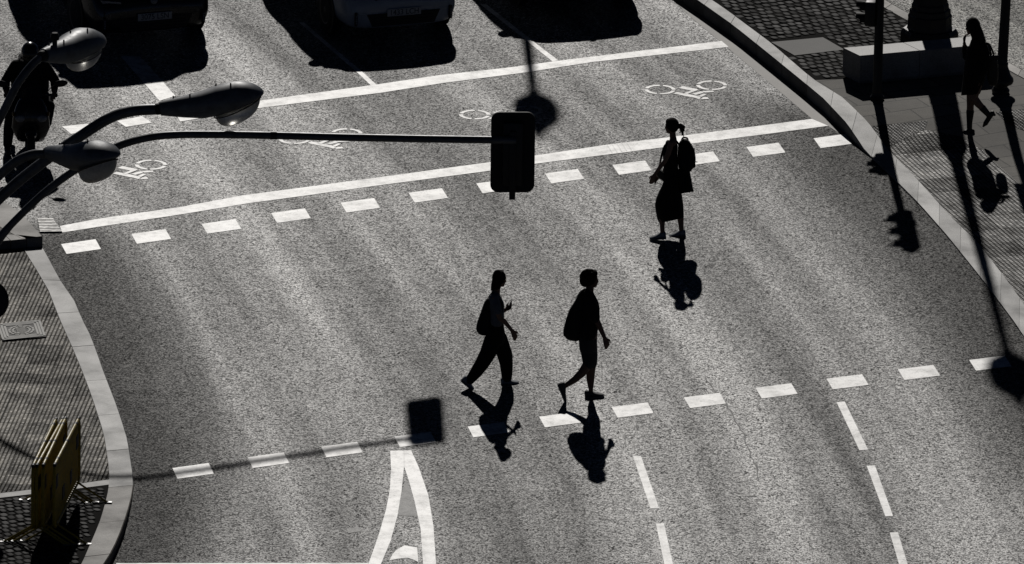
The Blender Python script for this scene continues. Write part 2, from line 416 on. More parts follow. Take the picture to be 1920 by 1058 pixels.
for k, (cx, cy) in enumerate([(152,462.5),(283.5,443.5),(415,424.5),(545.5,404.5),(675.5,385),(803,366.5),(930,349),(1058.5,330.5),(1185,314.5),(1313,297.5),(1436,281),(1562,264.5)]):
    b = (10.3 + .25*k, 18.4); a = (64.5-.4*k, -9.3+.1*k)
    mark([(cx-a[0]/2-b[0]/2, cy-a[1]/2-b[1]/2), (cx+a[0]/2-b[0]/2, cy+a[1]/2-b[1]/2), (cx+a[0]/2+b[0]/2, cy+a[1]/2+b[1]/2), (cx-a[0]/2+b[0]/2, cy-a[1]/2+b[1]/2)], 'crossing_mark')
for k, (cx, cy) in enumerate([(362,883),(503,863),(641,843),(778.5,824),(916,805.5),(1050,787),(1186,769),(1321.6,751),(1456,733),(1589,716),(1723,698.5),(1857,681)]):
    b = (9.5+.32*k, 20); a = (68-.1*k, -9.5+.12*k)
    mark([(cx-a[0]/2-b[0]/2, cy-a[1]/2-b[1]/2), (cx+a[0]/2-b[0]/2, cy+a[1]/2-b[1]/2), (cx+a[0]/2+b[0]/2, cy+a[1]/2+b[1]/2), (cx-a[0]/2+b[0]/2, cy-a[1]/2+b[1]/2)], 'crossing_mark')
zz = lambda q: [(1140+x*.40625, 640+y*.40625) for x, y in q]
mark(zz([(115,530),(152,528),(235,770),(196,772)]), 'lane_line'); mark(zz([(221,842),(258,840),(300,1029),(330,1170),(290,1170),(260,1029)]), 'lane_line')
mark(zz([(1055,282),(1093,278),(1200,500),(1160,503)]), 'lane_line'); mark(zz([(1194,575),(1232,573),(1316,807),(1280,808)]), 'lane_line'); mark(zz([(1300,883),(1338,881),(1383,1029),(1420,1150),(1378,1150),(1343,1029)]), 'lane_line')
zy = lambda q: [(640+x*.3194, 720+y*.3195) for x, y in q]
mark(zy([(287,392),(292,500),(285,620),(262,740),(215,900),(158,1058),(120,1160),(192,1160),(232,1058),(290,920),(330,770),(352,640),(368,485),(368,391)]), 'gore_line')
mark(zy([(369,391),(410,390),(455,490),(510,650),(540,830),(556,1058),(558,1160),(482,1160),(480,1058),(465,850),(430,690),(400,580),(369,485)]), 'gore_line')
mark(zy([(378,560),(392,570),(426,690),(447,776),(334,772),(354,640)]), 'worn_marking', 'faded', .003)
mark(zy([(283,1035),(300,1000),(322,975),(370,948),(445,960),(452,1045),(420,1030),(390,1020),(330,1026)]), 'worn_marking', 'paint')
mark(zy([(30,850),(105,838),(115,866),(40,876)]), 'worn_marking', 'faded')
mark([(218,1056),(690,1055.5),(690,1066),(216,1068)], 'worn_marking', 'scuff')
def stroke(pts, wd, mb):
    q = [P(x, y, .004) for x, y in pts]
    for i in range(len(q)-1):
        d = (q[i+1]-q[i]).normalized(); n = Vector((-d.y, d.x, 0))*wd/2
        mb.add([q[i]-n, q[i+1]-n, q[i+1]+n, q[i]+n], [(0, 1, 2, 3)])
for k in range(5):
    x = 1141 + 9*k; mb_ = MB(); stroke([(x-3, 271.5-1.3*k), (x+7, 287-1.3*k)], .018, mb_)
    for q in mb_.v: q.z += .003
    structure(mb_.obj('tyre_mark', MT['scuff'], None, 0))
def bike(c1, c2):
    dx, dy = c1[0]-1237.5, c1[1]-168
    mb = MB(); z = .004
    for c in (c1, c2):
        for k in range(28):
            if k in (6, 13, 20, 27): continue
            p = []
            for rr, aa in ((.17, k), (.17, k+1), (.225, k+1), (.225, k)):
                a = 2*math.pi*aa/28; o = P(c[0], c[1], z)
                p.append(o + Vector((math.cos(a)*rr, math.sin(a)*rr*1.05, 0)))
            mb.add(p, [(0, 1, 2, 3)])
    T = lambda l: [(x+dx, y+dy) for x, y in l]
    j = 0
    for l, wd in (([(1276,163.3),(1306,169.5)], .11), ([(1266,174),(1304,181.8)], .10), ([(1301,177),(1318,172.5),(1338,171.5)], .075), ([(1300,180.5),(1314,185),(1328,184)], .085), ([(1312,181.5),(1322,176.8)], .055), ([(1304,169),(1284,176.6)], .06)):
        m2 = MB(); stroke(T(l), wd, m2)
        for v in m2.v: v.z += .0006*j
        j += 1; mb.add(m2.v, m2.f)
    structure(mb.obj('bicycle_marking', MARK_BIKE, None, 0))
MARK_BIKE = paint('bicycle_paint', .5, .3)
for c1, c2 in (((186.5,318),(283,309)), ((552,261),(650,250)), ((890,215),(988,207.5)), ((1237.5,168),(1334.5,160))): bike(c1, c2)
# right side -------------------------------------------------------
def sm(a, b, x): t = max(0, min(1, (x-a)/(b-a))); return t*t*(3-2*t)
ZR = .19
def zr_px(y): return ZR - (ZR-.018)*sm(212, 305, y)
YR0, YR1 = P(1640, 305).y, P(1640, 212).y
def zr_y(p): return .018 + (ZR-.018)*sm(YR0, YR1, p.y)
cutsR = [YR0 + (YR1-YR0)*k/8 for k in range(9)]
def rightsheet(px, name, mat, dz, thick=0.0):
    return fill([P(x, y, zr_px(y)) for x, y in px], name, mat, cuts=cutsR, zf=lambda q: zr_y(q)+dz-q.z, thick=thick)
kout = [(890,-330),(1270,-25),(1307,0),(1378,50),(1439,99),(1502,150),(1545,186),(1589,233),(1606,258),(1623,284),(1640,300),(1656,315),(1686,345),(1725,384),(1776,442),(1810,484),(1850,534),(1899,600),(1921,632),(2000,745),(2080,870)]
kin = [(922,-330),(1296,-25),(1335,0),(1371,25),(1445,80),(1525,149),(1580,183),(1627,228),(1638,243),(1647,256),(1658,272),(1669,286),(1697,313),(1725,342),(1784,408),(1831,452),(1860,489),(1878,512),(1920,570),(1995,680),(2075,800)]
def resample(l, n):
    pts = [Vector((x, y)) for x, y in l]; L = [0]
    for i in range(1, len(pts)): L.append(L[-1]+(pts[i]-pts[i-1]).length)
    out = []
    for k in range(n):
        d = L[-1]*k/(n-1); i = 0
        while i < len(L)-2 and L[i+1] < d: i += 1
        t = (d-L[i])/(L[i+1]-L[i]); q = pts[i].lerp(pts[i+1], t); out.append((q.x, q.y))
    return out
def kerb_run(outer, inner, zfun, name, mats, per=3, gap=.006, base=-.05):
    """stones laid end to end along the kerb, with thin dark joints between them"""
    n = (len(outer)-1)//per; groups = {}
    for k in range(n):
        o = outer[k*per:(k+1)*per+1]; i_ = inner[k*per:(k+1)*per+1]
        To = [P(x, y, zfun(x, y)) for x, y in o]; Ti = [P(x, y, zfun(x, y)) for x, y in i_]
        if gap:
            for l in (To, Ti):
                l[0] = l[0] + (l[1]-l[0]).normalized()*gap; l[-1] = l[-1] + (l[-2]-l[-1]).normalized()*gap
        dz = random.uniform(-.002, .002)
        for l in (To, Ti):
            for q in l: q.z += dz
        bv = .012
        rings = []
        for a, b in zip(To, Ti):
            ac = (b-a); ac.z = 0; ac.normalize()
            rings.append([Vector((a.x, a.y, base)), a - Vector((0, 0, bv)), a + ac*bv, b.copy(), Vector((b.x, b.y, base))])
        groups.setdefault(mats[k % len(mats)] if not callable(mats) else mats(k, o[0]), MB()).loft(rings)
    for m_, mb in groups.items(): structure(mb.obj(name, m_, None, 30))
KO = resample(kout, 85); KI = resample(kin, 85)
kerb_run(KO, KI, lambda x, y: zr_px(y), 'kerb', ['kerb'], per=3)
inl = [(x, y) for x, y in kin]
rightsheet(inl + [(2300,1150),(2300,180),(1920,137),(1887,121),(1700,30),(1648,1),(1600,-28),(1180,-268),(940,-330)], 'pavement', 'slab', -.008, .25)
# far kerb strip and the side street behind
strip = [(1200,-262),(1622,-22),(1660,0),(1700,23),(1800,72),(1887,115),(1921,133),(2000,172),(2200,270)]; strip2 = [(1176,-262),(1596,-22),(1634,0),(1697,36),(1798,85),(1886,128),(1921,148),(2000,188),(2200,288)]
kerb_run(resample(strip, 51), resample(strip2, 51), lambda x, y: ZR, 'kerb', ['kerb_dull'], per=2)
fill([P(x, y, .15) for x, y in strip] + [P(2400, 100, .15), P(2300, -900, .15), P(500, -900, .15), P(900,-420,.15)], 'side_road', 'asphalt_side')
rightsheet([(1669,287),(1667,272),(1733,237),(1800,250),(1843,281),(1921,353),(2060,480),(2200,640),(2200,960),(2075,802),(1995,682),(1921,572),(1879,514),(1861,491),(1832,454),(1785,410),(1726,344),(1698,315)], 'tactile_paving', 'tact_right', -.004)
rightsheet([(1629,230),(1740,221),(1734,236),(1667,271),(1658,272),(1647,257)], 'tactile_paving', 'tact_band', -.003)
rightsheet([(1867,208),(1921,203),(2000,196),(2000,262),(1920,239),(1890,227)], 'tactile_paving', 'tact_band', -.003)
sheet([(1446,79),(1543,70),(1583,93),(1490,104)], 'cover_slab', 'cover_slab', ZR+.006)
# setts: every stone its own little block, so the low sun rakes them
def inside(px, poly):
    c = False; n = len(poly); x, y = px
    for i in range(n):
        x0, y0 = poly[i]; x1, y1 = poly[i-1]
        if (y0 > y) != (y1 > y) and x < (x1-x0)*(y-y0)/(y1-y0)+x0: c = not c
    return c
def topx(p):
    v = p-CAM; d = v.dot(fv); return 960+F*v.dot(rv)/d, 529-F*v.dot(uv)/d
def setts(poly, holes, zb, ang, lw, lh, hgt, name, gap=.018, zf=None):
    W = [P(x, y, zb) for x, y in poly]; c = sum(W, Vector())/len(W)
    e1 = Vector((math.cos(ang), math.sin(ang), 0)); e2 = Vector((-math.sin(ang), math.cos(ang), 0))
    R0 = max((q-c).length for q in W); mb = MB()
    nr = int(R0/lh)+1; nc = int(R0/lw)+1
    for r in range(-nr, nr+1):
        for k in range(-nc, nc+1):
            q = c + e1*((k+(.5 if r % 2 else 0)+random.uniform(-.08, .08))*lw) + e2*(r*lh)
            cs = [q+e1*(sx*lw*.28)+e2*(sy*lh*.28) for sx in (-1, 1) for sy in (-1, 1)]
            if not all(inside(topx(p), poly) for p in cs) or any(inside(topx(p), h) for p in cs+[q] for h in holes): continue
            h = hgt + random.uniform(-.004, .005); a = random.uniform(-.05, .05)
            x1 = e1*math.cos(a)+e2*math.sin(a); y1 = e2*math.cos(a)-e1*math.sin(a)
            sx, sy = lw/2-gap/2-random.uniform(0, .01), lh/2-gap/2-random.uniform(0, .008)
            tx, ty = random.uniform(-.004, .004), random.uniform(-.005, .005)
            rings = []
            for f_, z_ in ((1.0, 0), (.97, h*.6), (.86, h*.92), (.62, h)):
                ring = []
                for ii in range(8):
                    aa = math.pi/4*ii + math.pi/8; cx = math.copysign(abs(math.cos(aa))**.55, math.cos(aa)); cy = math.copysign(abs(math.sin(aa))**.55, math.sin(aa))
                    ring.append(q + x1*(cx*sx*f_) + y1*(cy*sy*f_) + Vector((0, 0, z_ + (tx*cx+ty*cy)*f_*(z_ > 0))))
                rings.append(ring)
            mb.loft(rings)
    if zf:
        for q in mb.v: q.z += zf(q)-zb
    return structure(mb.obj(name, 'sett', None, 50))
cob = [(940,-318),(1298,-25),(1338,1),(1372,26),(1446,81),(1524,149),(1582,147),(1700,134),(1800,121),(1886,129),(1798,86),(1697,37),(1634,1),(1590,-26),(1175,-262)]
rightsheet(cob, 'cobble_bed', 'sett_bed', -.003)
setts(cob, [[(1442,78),(1543,69),(1587,93),(1489,106)]], ZR-.006, R_(27), .125, .17, .013, 'cobbles', gap=.012)
# gutter along the right kerb
def base_of(x, y): q = P(x, y, zr_px(y)); return Vector((q.x, q.y, .004))
gut = [P(x, y, .004) for x, y in [(858,-330),(1235,-25),(1262,0),(1300,36),(1353,80),(1440,153),(1524,224),(1553,236)]] + [base_of(x, y) for x, y in [(1606,258),(1589,233),(1545,186),(1502,150),(1439,99),(1378,50),(1307,0),(1270,-25),(890,-330)]]
fill([q - Vector((0, 0, .002)) for q in gut], 'gutter', 'gutter')
# left side ---------------------------------------------------------
lo = [(82,466),(97,493),(112,522),(133,553),(140,562),(155,598),(172,631),(184,664),(195,696),(207,727),(219,758),(230,791),(240,824),(245,855),(249,885),(251,892),(252,898),(250,915),(247,932),(240,958),(231,986),(222,1008),(212,1031),(193,1060),(170,1100),(120,1180),(60,1270)]
li = [(44,466),(56,486),(68,505),(92,546),(98,562),(112,598),(122,621),(138,656),(151,687),(163,718),(174,748),(185,782),(195,814),(200,846),(205,880),(205,890),(205,898),(204,912),(202,924),(198,940),(193,958),(187,978),(179,998),(153,1058),(125,1105),(70,1185),(10,1275)]
def zl_px(y): return .025 + .10*sm(895, 985, y)
YL0, YL1 = P(100, 895).y, P(100, 985).y
cutsL = [YL0 + (YL1-YL0)*k/6 for k in range(7)]
def leftsheet(px, name, mat, dz, thick=0.0):
    return fill([P(x, y, zl_px(y)) for x, y in px], name, mat, cuts=cutsL, zf=lambda q: .025 + .10*sm(-YL0, -YL1, -q.y)+dz-q.z, thick=thick)
LO = resample(lo, 40); LI = resample(li, 40)
kerb_run(LO, LI, lambda x, y: zl_px(y), 'kerb', lambda k, o: 'kerb' if o[1] < 888 else 'kerb_dull', per=3)
leftsheet([(43,466)] + li[1:] + [(-500,1275),(-500,462)], 'pavement', 'slab', -.008, .25)
leftsheet([(204,910),(202,924),(198,940),(193,958),(187,978),(179,998),(153,1057),(125,1104),(-120,1105),(-120,954),(0,937)], 'cobble_bed', 'sett_bed', -.004)
leftsheet([(43,467),(56,487),(68,506),(91,546),(97,562),(111,598),(121,621),(137,656),(150,687),(162,718),(173,748),(184,782),(194,814),(199,846),(204,880),(204,898),(0,926),(-400,985),(-400,467)], 'tactile_paving', 'tact_left', -.003)
leftsheet([(205,899),(204,909),(0,936),(-300,980),(-300,968),(0,927)], 'paving_strip', 'kerb', -.001)
setts([(203,911),(201,924),(197,940),(192,958),(186,978),(178,998),(152,1058),(124,1105),(0,1105),(-120,1105),(-120,954),(0,938)], [], .075, R_(27), .105, .14, .012, 'cobbles', gap=.010, zf=lambda q: .025 + .10*sm(-YL0, -YL1, -q.y) - .006)
# raised corner behind, at the far left
rk_o = [(-330,110),(-200,215),(-90,306),(-20,362),(20,384),(46,404),(80,443)]; rk_i = [(-400,130),(-270,235),(-150,330),(-70,392),(-22,412),(12,432),(40,447)]
kerb_run(resample(rk_o, 16), resample(rk_i, 16), lambda x, y: .14, 'kerb', ['kerb_dull'], per=3)
kerb_run([(80,445),(50,448),(20,451),(-20,455),(-150,470),(-300,487)][::-1], [(40,447.4),(30,440),(8,440),(-30,443),(-150,458),(-300,474)][::-1], lambda x, y: .139, 'kerb', ['kerb_dull'], per=1)
fill([P(x, y, .134) for x, y in [(39,447),(12,433),(-22,413),(-70,393),(-150,331),(-270,236),(-400,131),(-700,300),(-700,520),(-300,474),(-150,458),(-30,443),(8,440)]], 'pavement', 'slab', thick=.25)
def seg_dist(p, l):
    d = 1e9
    for a, b in zip(l[:-1], l[1:]):
        ab = b-a; t = max(0, min(1, (p-a).dot(ab)/max(ab.length_squared, 1e-9))); d = min(d, (p-a-ab*t).length)
    return d
KRw = [P(x, y, 0).to_2d() for x, y in KO[::2]]; KLw = [P(x, y, 0).to_2d() for x, y in LO[::2]]
xs = [-70, -40, -22, -12] + [-9 + .25*k for k in range(73)] + [12, 22, 40, 70]; ys = [-80, -40, -20] + [-14 + .25*k for k in range(125)] + [22, 40, 90]
vs = []; ed = []
for y in ys:
    for x in xs:
        vs.append((x, y, 0)); p = Vector((x, y))
        e = 1 - sm(.15, 1.8, seg_dist(p, KLw)); e = max(e, (1 - sm(.2, 2.1, seg_dist(p, KRw)))*sm(9.5, 7.5, y)); ed.append(e)
nx = len(xs); fs = [(j*nx+i, j*nx+i+1, (j+1)*nx+i+1, (j+1)*nx+i) for j in range(len(ys)-1) for i in range(nx-1)]
me = bpy.data.meshes.new('road'); me.from_pydata(vs, [], fs); me.materials.append(MT['asphalt'])
at = me.attributes.new('unpolished', 'FLOAT', 'POINT'); at.data.foreach_set('value', ed)
structure(link(bpy.data.objects.new('road', me)))
def crack(pts, wd, z=.0018):
    q = [P(x, y, z) for x, y in pts]; fine_ = []
    for a, b in zip(q[:-1], q[1:]):
        n = max(2, int((b-a).length/.12)); d = (b-a).normalized(); s_ = Vector((-d.y, d.x, 0))
        for k in range(n): fine_.append((a.lerp(b, k/n) + s_*random.gauss(0, .012), s_, wd*random.uniform(.3, 1.2)))
    fine_.append((q[-1], s_, wd*.2)); vs = []; fs = []
    for c_, s_, w_ in fine_: vs += [c_-s_*w_/2, c_+s_*w_/2]
    for k in range(len(fine_)-1): fs.append((2*k, 2*k+1, 2*k+3, 2*k+2))
    m = MB(); m.add(vs, fs); structure(m.obj('road_crack', MT['tar'], None, 0))
MT['tar'] = stone('old_tar_seam', (.06, .06, .058), .3, .64)
crack([(500,268),(520,289),(556,327)], .018); crack([(1322,708),(1362,758),(1392,812),(1418,880),(1424,905)], .02)
# ------------------------------------------------------------------ copies
def copy_tree(o, parent=None):
    c = o.copy(); COL.objects.link(c); c.parent = parent
    for ch in list(o.children): copy_tree(ch, c)
    return c
def shadow_src(x, y, z):
    """the point at height z whose shadow falls on the road at photo pixel x, y"""
    q = P(x, y, 0.0); return q - SUNDIR*(z/-SUNDIR.z)
def rotz(a): return Matrix.Rotation(a, 3, 'Z')
# ------------------------------------------------------------------ signal posts on the right pavement
def visor(mb, c, d, r, L, n=14):
    """open-bottomed hood over a signal lens"""
    d = Vector(d).normalized(); x = d.cross(Vector((0, 0, 1))).normalized(); y = Vector((0, 0, 1)); rows = []
    for rr in (r, r*.93):
        for t_ in (0, L):
            row = []
            for k in range(n+1):
                a = -math.pi*.18 + math.pi*1.36*k/n
                row.append(Vector(c) + d*(t_*(1 if 2 < k < n-2 else .55)) + x*math.cos(a)*rr + y*math.sin(a)*rr)
            rows.append(row)
    o0, o1, i0, i1 = rows; vs = o0+o1+i0+i1; m = n+1; fs = []
    for k in range(n):
        fs += [(k, k+1, m+k+1, m+k), (2*m+k+1, 2*m+k, 3*m+k, 3*m+k+1), (m+k, m+k+1, 3*m+k+1, 3*m+k), (k+1, k, 2*m+k, 2*m+k+1)]
    fs += [(0, m, 3*m, 2*m), (n, 2*m+n, 3*m+n, m+n)]
    return mb.add(vs, fs)
def signal_head(root, c, facing, wd, ht, dp, lenses, vis=.16):
    """housing with its lenses and hoods; facing is an angle, 0 looks along +X"""
    d = Vector((math.cos(facing), math.sin(facing), 0)); rot = rotz(facing)
    h = MB().box(c, (dp, wd, ht), rot, bev=.018).obj('signal_housing', 'post', root)
    n = len(lenses); st = ht/n
    for k, l in enumerate(lenses):
        p = Vector(c) + d*(dp/2) + Vector((0, 0, ht/2 - st*(k+.5)))
        r = min(wd, st)*.42
        MB().lathe([(r, 0), (r*.9, .012), (r*.55, .022), (0, .026)], p, 18, d).obj('lens', l, h)
        visor(MB(), p, d, r*1.08, vis).obj('visor', 'board', h, 0)
    return h
p1 = P(1644.5, 185, ZR)
t1 = thing('traffic_light', 'dark signal post whose foot stands in front of the left end of the stone bench', 'traffic light', p1, 'signal posts on the right pavement')
MB().lathe([(.098, 0), (.103, .03), (.078, .06), (.072, .11), (.076, .13), (.068, .16), (.064, 1.2), (.058, 3.35), (.03, 3.4)], p1, 20).obj('post', 'post', t1)
signal_head(t1, p1 + Vector((-.125, .02, 1.27)), R_(172), .19, .36, .15, ['red', 'green'], .13)
MB().box(p1 + Vector((-.05, .02, 1.27)), (.1, .05, .05)).obj('bracket', 'post', t1)
signal_head(t1, p1 + Vector((.02, .0, 2.86)), R_(160), .27, .92, .20, ['red', 'amber', 'green'], .19)
MB().box(p1 + Vector((.14, -.0, 2.66)), (.07, .1, .1), bev=.01).obj('junction_box', 'post', t1)
p2 = P(1876, 173, ZR)
t2 = thing('traffic_light', 'dark signal post with a flared cast base behind the walking woman with long hair', 'traffic light', p2, 'signal posts on the right pavement')
MB().lathe([(.125, 0), (.13, .04), (.095, .08), (.10, .10), (.165, .14), (.178, .17), (.172, .215), (.13, .27), (.105, .34), (.092, .37), (.084, .40), (.09, .43), (.075, .46), (.070, 1.2), (.064, 3.0), (.03, 3.05)], p2, 20).obj('post', 'post', t2)
signal_head(t2, p2 + Vector((-.02, -.14, 2.2)), R_(-80), .30, .72, .18, ['red', 'green'], .15)
MB().box(p2 + Vector((0, -.06, 2.2)), (.06, .12, .06)).obj('bracket', 'post', t2)
t2.rotation_euler = (0, R_(1.5), 0)
# ------------------------------------------------------------------ cast iron lamp posts
def iron_lamp(loc, label):
    t = thing('street_lamp', label, 'street lamp', loc, 'cast iron lamp posts')
    MB().lathe([(.42, 0), (.42, .20), (.395, .24), (.385, .26), (.335, .265), (.325, .29), (.318, .42), (.322, .46), (.305, .48), (.298, .55), (.275, .57), (.268, .63), (.25, .66)], loc, 8).obj('plinth', 'iron', t, 20)
    pr = [(.25, .66), (.23, .9), (.235, .95), (.21, 1.0), (.20, 1.5), (.205, 1.55), (.195, 1.6), (.19, 2.25), (.205, 2.3), (.19, 2.36), (.12, 2.5), (.13, 2.56), (.10, 2.62), (.09, 4.5), (.10, 4.53), (.085, 4.58), (.07, 7.1), (.10, 7.16), (.06, 7.24)]
    MB().lathe(pr, loc, 16).obj('shaft', 'iron', t, 30)
    l = Vector(loc)
    la = MB().lathe([(.07, 7.24), (.15, 7.28), (.25, 7.36), (.31, 7.50), (.32, 7.64), (.31, 7.78), (.29, 7.82)], l, 16).obj('lantern', 'lantern_glass', t, 50)
    MB().lathe([(.34, 7.82), (.345, 7.85), (.27, 7.99), (.18, 8.10), (.10, 8.18), (.09, 8.26), (.05, 8.32), (.055, 8.38), (.0, 8.46)], l, 16).obj('cap', 'iron', la, 40)
    m = MB()
    for k in range(6):
        a = 2*math.pi*k/6; e = Vector((math.cos(a), math.sin(a), 0)); m.tube([l+e*.16+Vector((0, 0, 7.28)), l+e*.27+Vector((0, 0, 7.37)), l+e*.335+Vector((0, 0, 7.6)), l+e*.32+Vector((0, 0, 7.83))], .016, 6)
    m.obj('lantern_frame', 'iron', la)
    return t
LP = P(1742, 85, ZR)
iron_lamp(LP, 'black cast iron lamp post with stepped plinth behind the stone bench')
q = shadow_src(1006, 218, 7.8)
iron_lamp(Vector((q.x, q.y, 0)), 'black cast iron lamp post beyond the waiting cars')
# ------------------------------------------------------------------ stone bench
bz = .43; ft = P(1613, 105, ZR+bz); b0 = ft - Vector((0, 0, bz))
bd = (P(1804.6, 88, ZR+bz)-ft).normalized(); bn = Vector((-bd.y, bd.x, 0)); dep = (P(1581, 89.5, ZR+bz)-ft).dot(bn)
sh = (P(1581, 89.5, ZR+bz)-ft).dot(bd)
bench = thing('stone_bench', 'long pale stone block bench standing on the right pavement', 'bench', b0)
def block(s0, s1, left):
    m = MB(); rings = []
    for s_, k in ((s0, 1 if left else 0), (s0+.03, .2 if left else 0), (s1, 0)):
        pts = []
        for dd, z in ((.03, 0), (.0, .05), (.0, bz-.012), (.012, bz), (dep-.012, bz), (dep, bz-.012), (dep, .05), (dep-.03, 0)):
            off = .03*k if z < .03 else 0
            pts.append(b0 + bd*(s_ + off + sh*dd/dep) + bn*dd + Vector((0, 0, z)))
        rings.append(pts)
    m.loft(rings); return m.obj('stone_block', 'bench', bench, 30)
LB = (P(1858, 83.3, ZR+bz)-ft).dot(bd); jt = (P(1725, 95, ZR+bz)-ft).dot(bd)
block(-.0, jt-.005, True); block(jt+.005, LB, False)
# ------------------------------------------------------------------ tall lamp post with three arms, and the signal mast, at the left edge
YM = -12.0
def PT(l, Y=YM):
    out = []
    for q in l:
        y = Y + (q[2] if len(q) > 2 else 0); out.append(P3(q[0], q[1], y))
    return out
def smooth_path(pts, n=6):
    out = []
    for i in range(len(pts)-1):
        p0 = pts[max(0, i-1)]; p1_ = pts[i]; p2_ = pts[i+1]; p3 = pts[min(len(pts)-1, i+2)]
        for k in range(n):
            t = k/n; out.append(.5*((2*p1_) + (p2_-p0)*t + (2*p0-5*p1_+4*p2_-p3)*t*t + (3*p1_-p0-3*p2_+p3)*t**3))
    out.append(pts[-1]); return out
pole_top = P3(-52, 330, YM); base = Vector((pole_top.x, pole_top.y, .12))
lamp = thing('street_lamp', 'tall grey street lamp with three curved arms and bowl lamps', 'street lamp', base)
MB().lathe([(.16, 0), (.16, .5), (.11, .55), (.10, 3.0), (.085, pole_top.z-.1), (.09, pole_top.z-.05), (.02, pole_top.z)], base, 18).obj('pole', 'steel2', lamp)
def arm(pts, r):
    return MB().tube(smooth_path(PT(pts)), r, 14).obj('lamp_arm', 'steel2', lamp)
def luminaire(pos, az, tilt, L, k=1.0):
    """cobra-head lantern, nose along local +X; the bowl hangs under its front half"""
    rot = rotz(az) @ Matrix.Rotation(-tilt, 3, 'Y')
    T = lambda v: rot @ (Vector(v)*L) + pos
    st = [(0, .066, .075, .06), (.02, .07, .08, .066), (.2, .085, .13, .105), (.40, .10, .175, .15), (.55, .132, .165, .18), (.74, .150, .125, .20), (.84, .130, .085, .188), (.91, .10, .05, .155), (.96, .066, .025, .11), (.99, .035, .01, .06), (1.0, .015, 0, .02)]
    rings = []
    for x, a, b, w_ in st:
        ring = []
        for j in range(24):
            t = 2*math.pi*j/24; c_, s_ = math.cos(t), math.sin(t)
            zz_ = s_*(a if s_ > 0 else b)*(1.0 if s_ > 0 else .9)
            ring.append(T((x, c_*w_*k, zz_)))
        rings.append(ring)
    h = MB().loft(rings).obj('luminaire', 'steel', lamp, 50)
    # bowl
    m = MB(); br = []
    for i in range(8):
        f_ = i/7; rr = math.cos(f_*math.pi/2)**.7 if f_ < 1 else .02
        br.append([T((.735 + math.cos(2*math.pi*j/24)*.225*rr, math.sin(2*math.pi*j/24)*.160*k*rr, -.095 - .155*math.sin(f_*math.pi/2) + .065*math.cos(2*math.pi*j/24)*rr)) for j in range(24)])
    m.loft(br).obj('bowl', 'lens', h, 60)
    m = MB()
    ring = [T((.735 + math.cos(2*math.pi*j/28)*.235, math.sin(2*math.pi*j/28)*.17*k, -.098 + .068*math.cos(2*math.pi*j/28))) for j in range(29)]
    m.tube(ring, .006*L, 6, cap=False).obj('bowl_rim', 'rust', h)
    for (x, y_, z_) in ((.14, .03, .072), (.30, -.04, .088), (.56, .05, .122), (.70, -.06, .138)): MB().lathe([(.008*L, 0), (.008*L, .02*L), (.004*L, .026*L)], T((x, y_, z_)), 8).obj('bolt', 'board', h)
    MB().lathe([(.048*L, -.05*L), (.056*L, -.03*L), (.056*L, .01*L)], T((0, 0, 0)), 14, rot @ Vector((1, 0, 0))).obj('collar', 'board', h)
    MB().box(T((.93, 0, .03)), (.09*L, .03*L, .02*L), rot).obj('latch', 'board', h)
    return h
arm([(303,205),(250,208),(205,222),(150,256),(92,296),(28,346),(-30,402),(-52,440)], .066)
luminaire(P3(300, 204, YM), R_(4), R_(9), 1.27)
arm([(84,102,.15),(60,122,.1),(34,156,0),(8,206,0),(-18,262,0),(-40,330,0),(-50,400,0)], .05)
h1 = luminaire(P3(82, 104, YM+.15), R_(60), R_(-4), 1.22, 1.05)
arm([(96,288,-.2),(62,290,-.15),(32,302,-.1),(0,328,0),(-30,360,0),(-50,420,0)], .058)
luminaire(P3(92, 286, YM-.2), R_(-48), R_(11), 1.25, 1.05)
rot1 = rotz(R_(60)) @ Matrix.Rotation(R_(4), 3, 'Y'); pc1 = P3(82, 104, YM+.15) + rot1 @ Vector((.24, 0, .10))
MB().lathe([(.03, -.02), (.03, .05), (.052, .055), (.055, .11), (.035, .14), (0, .15)], pc1, 14).obj('photocell', 'board', h1)
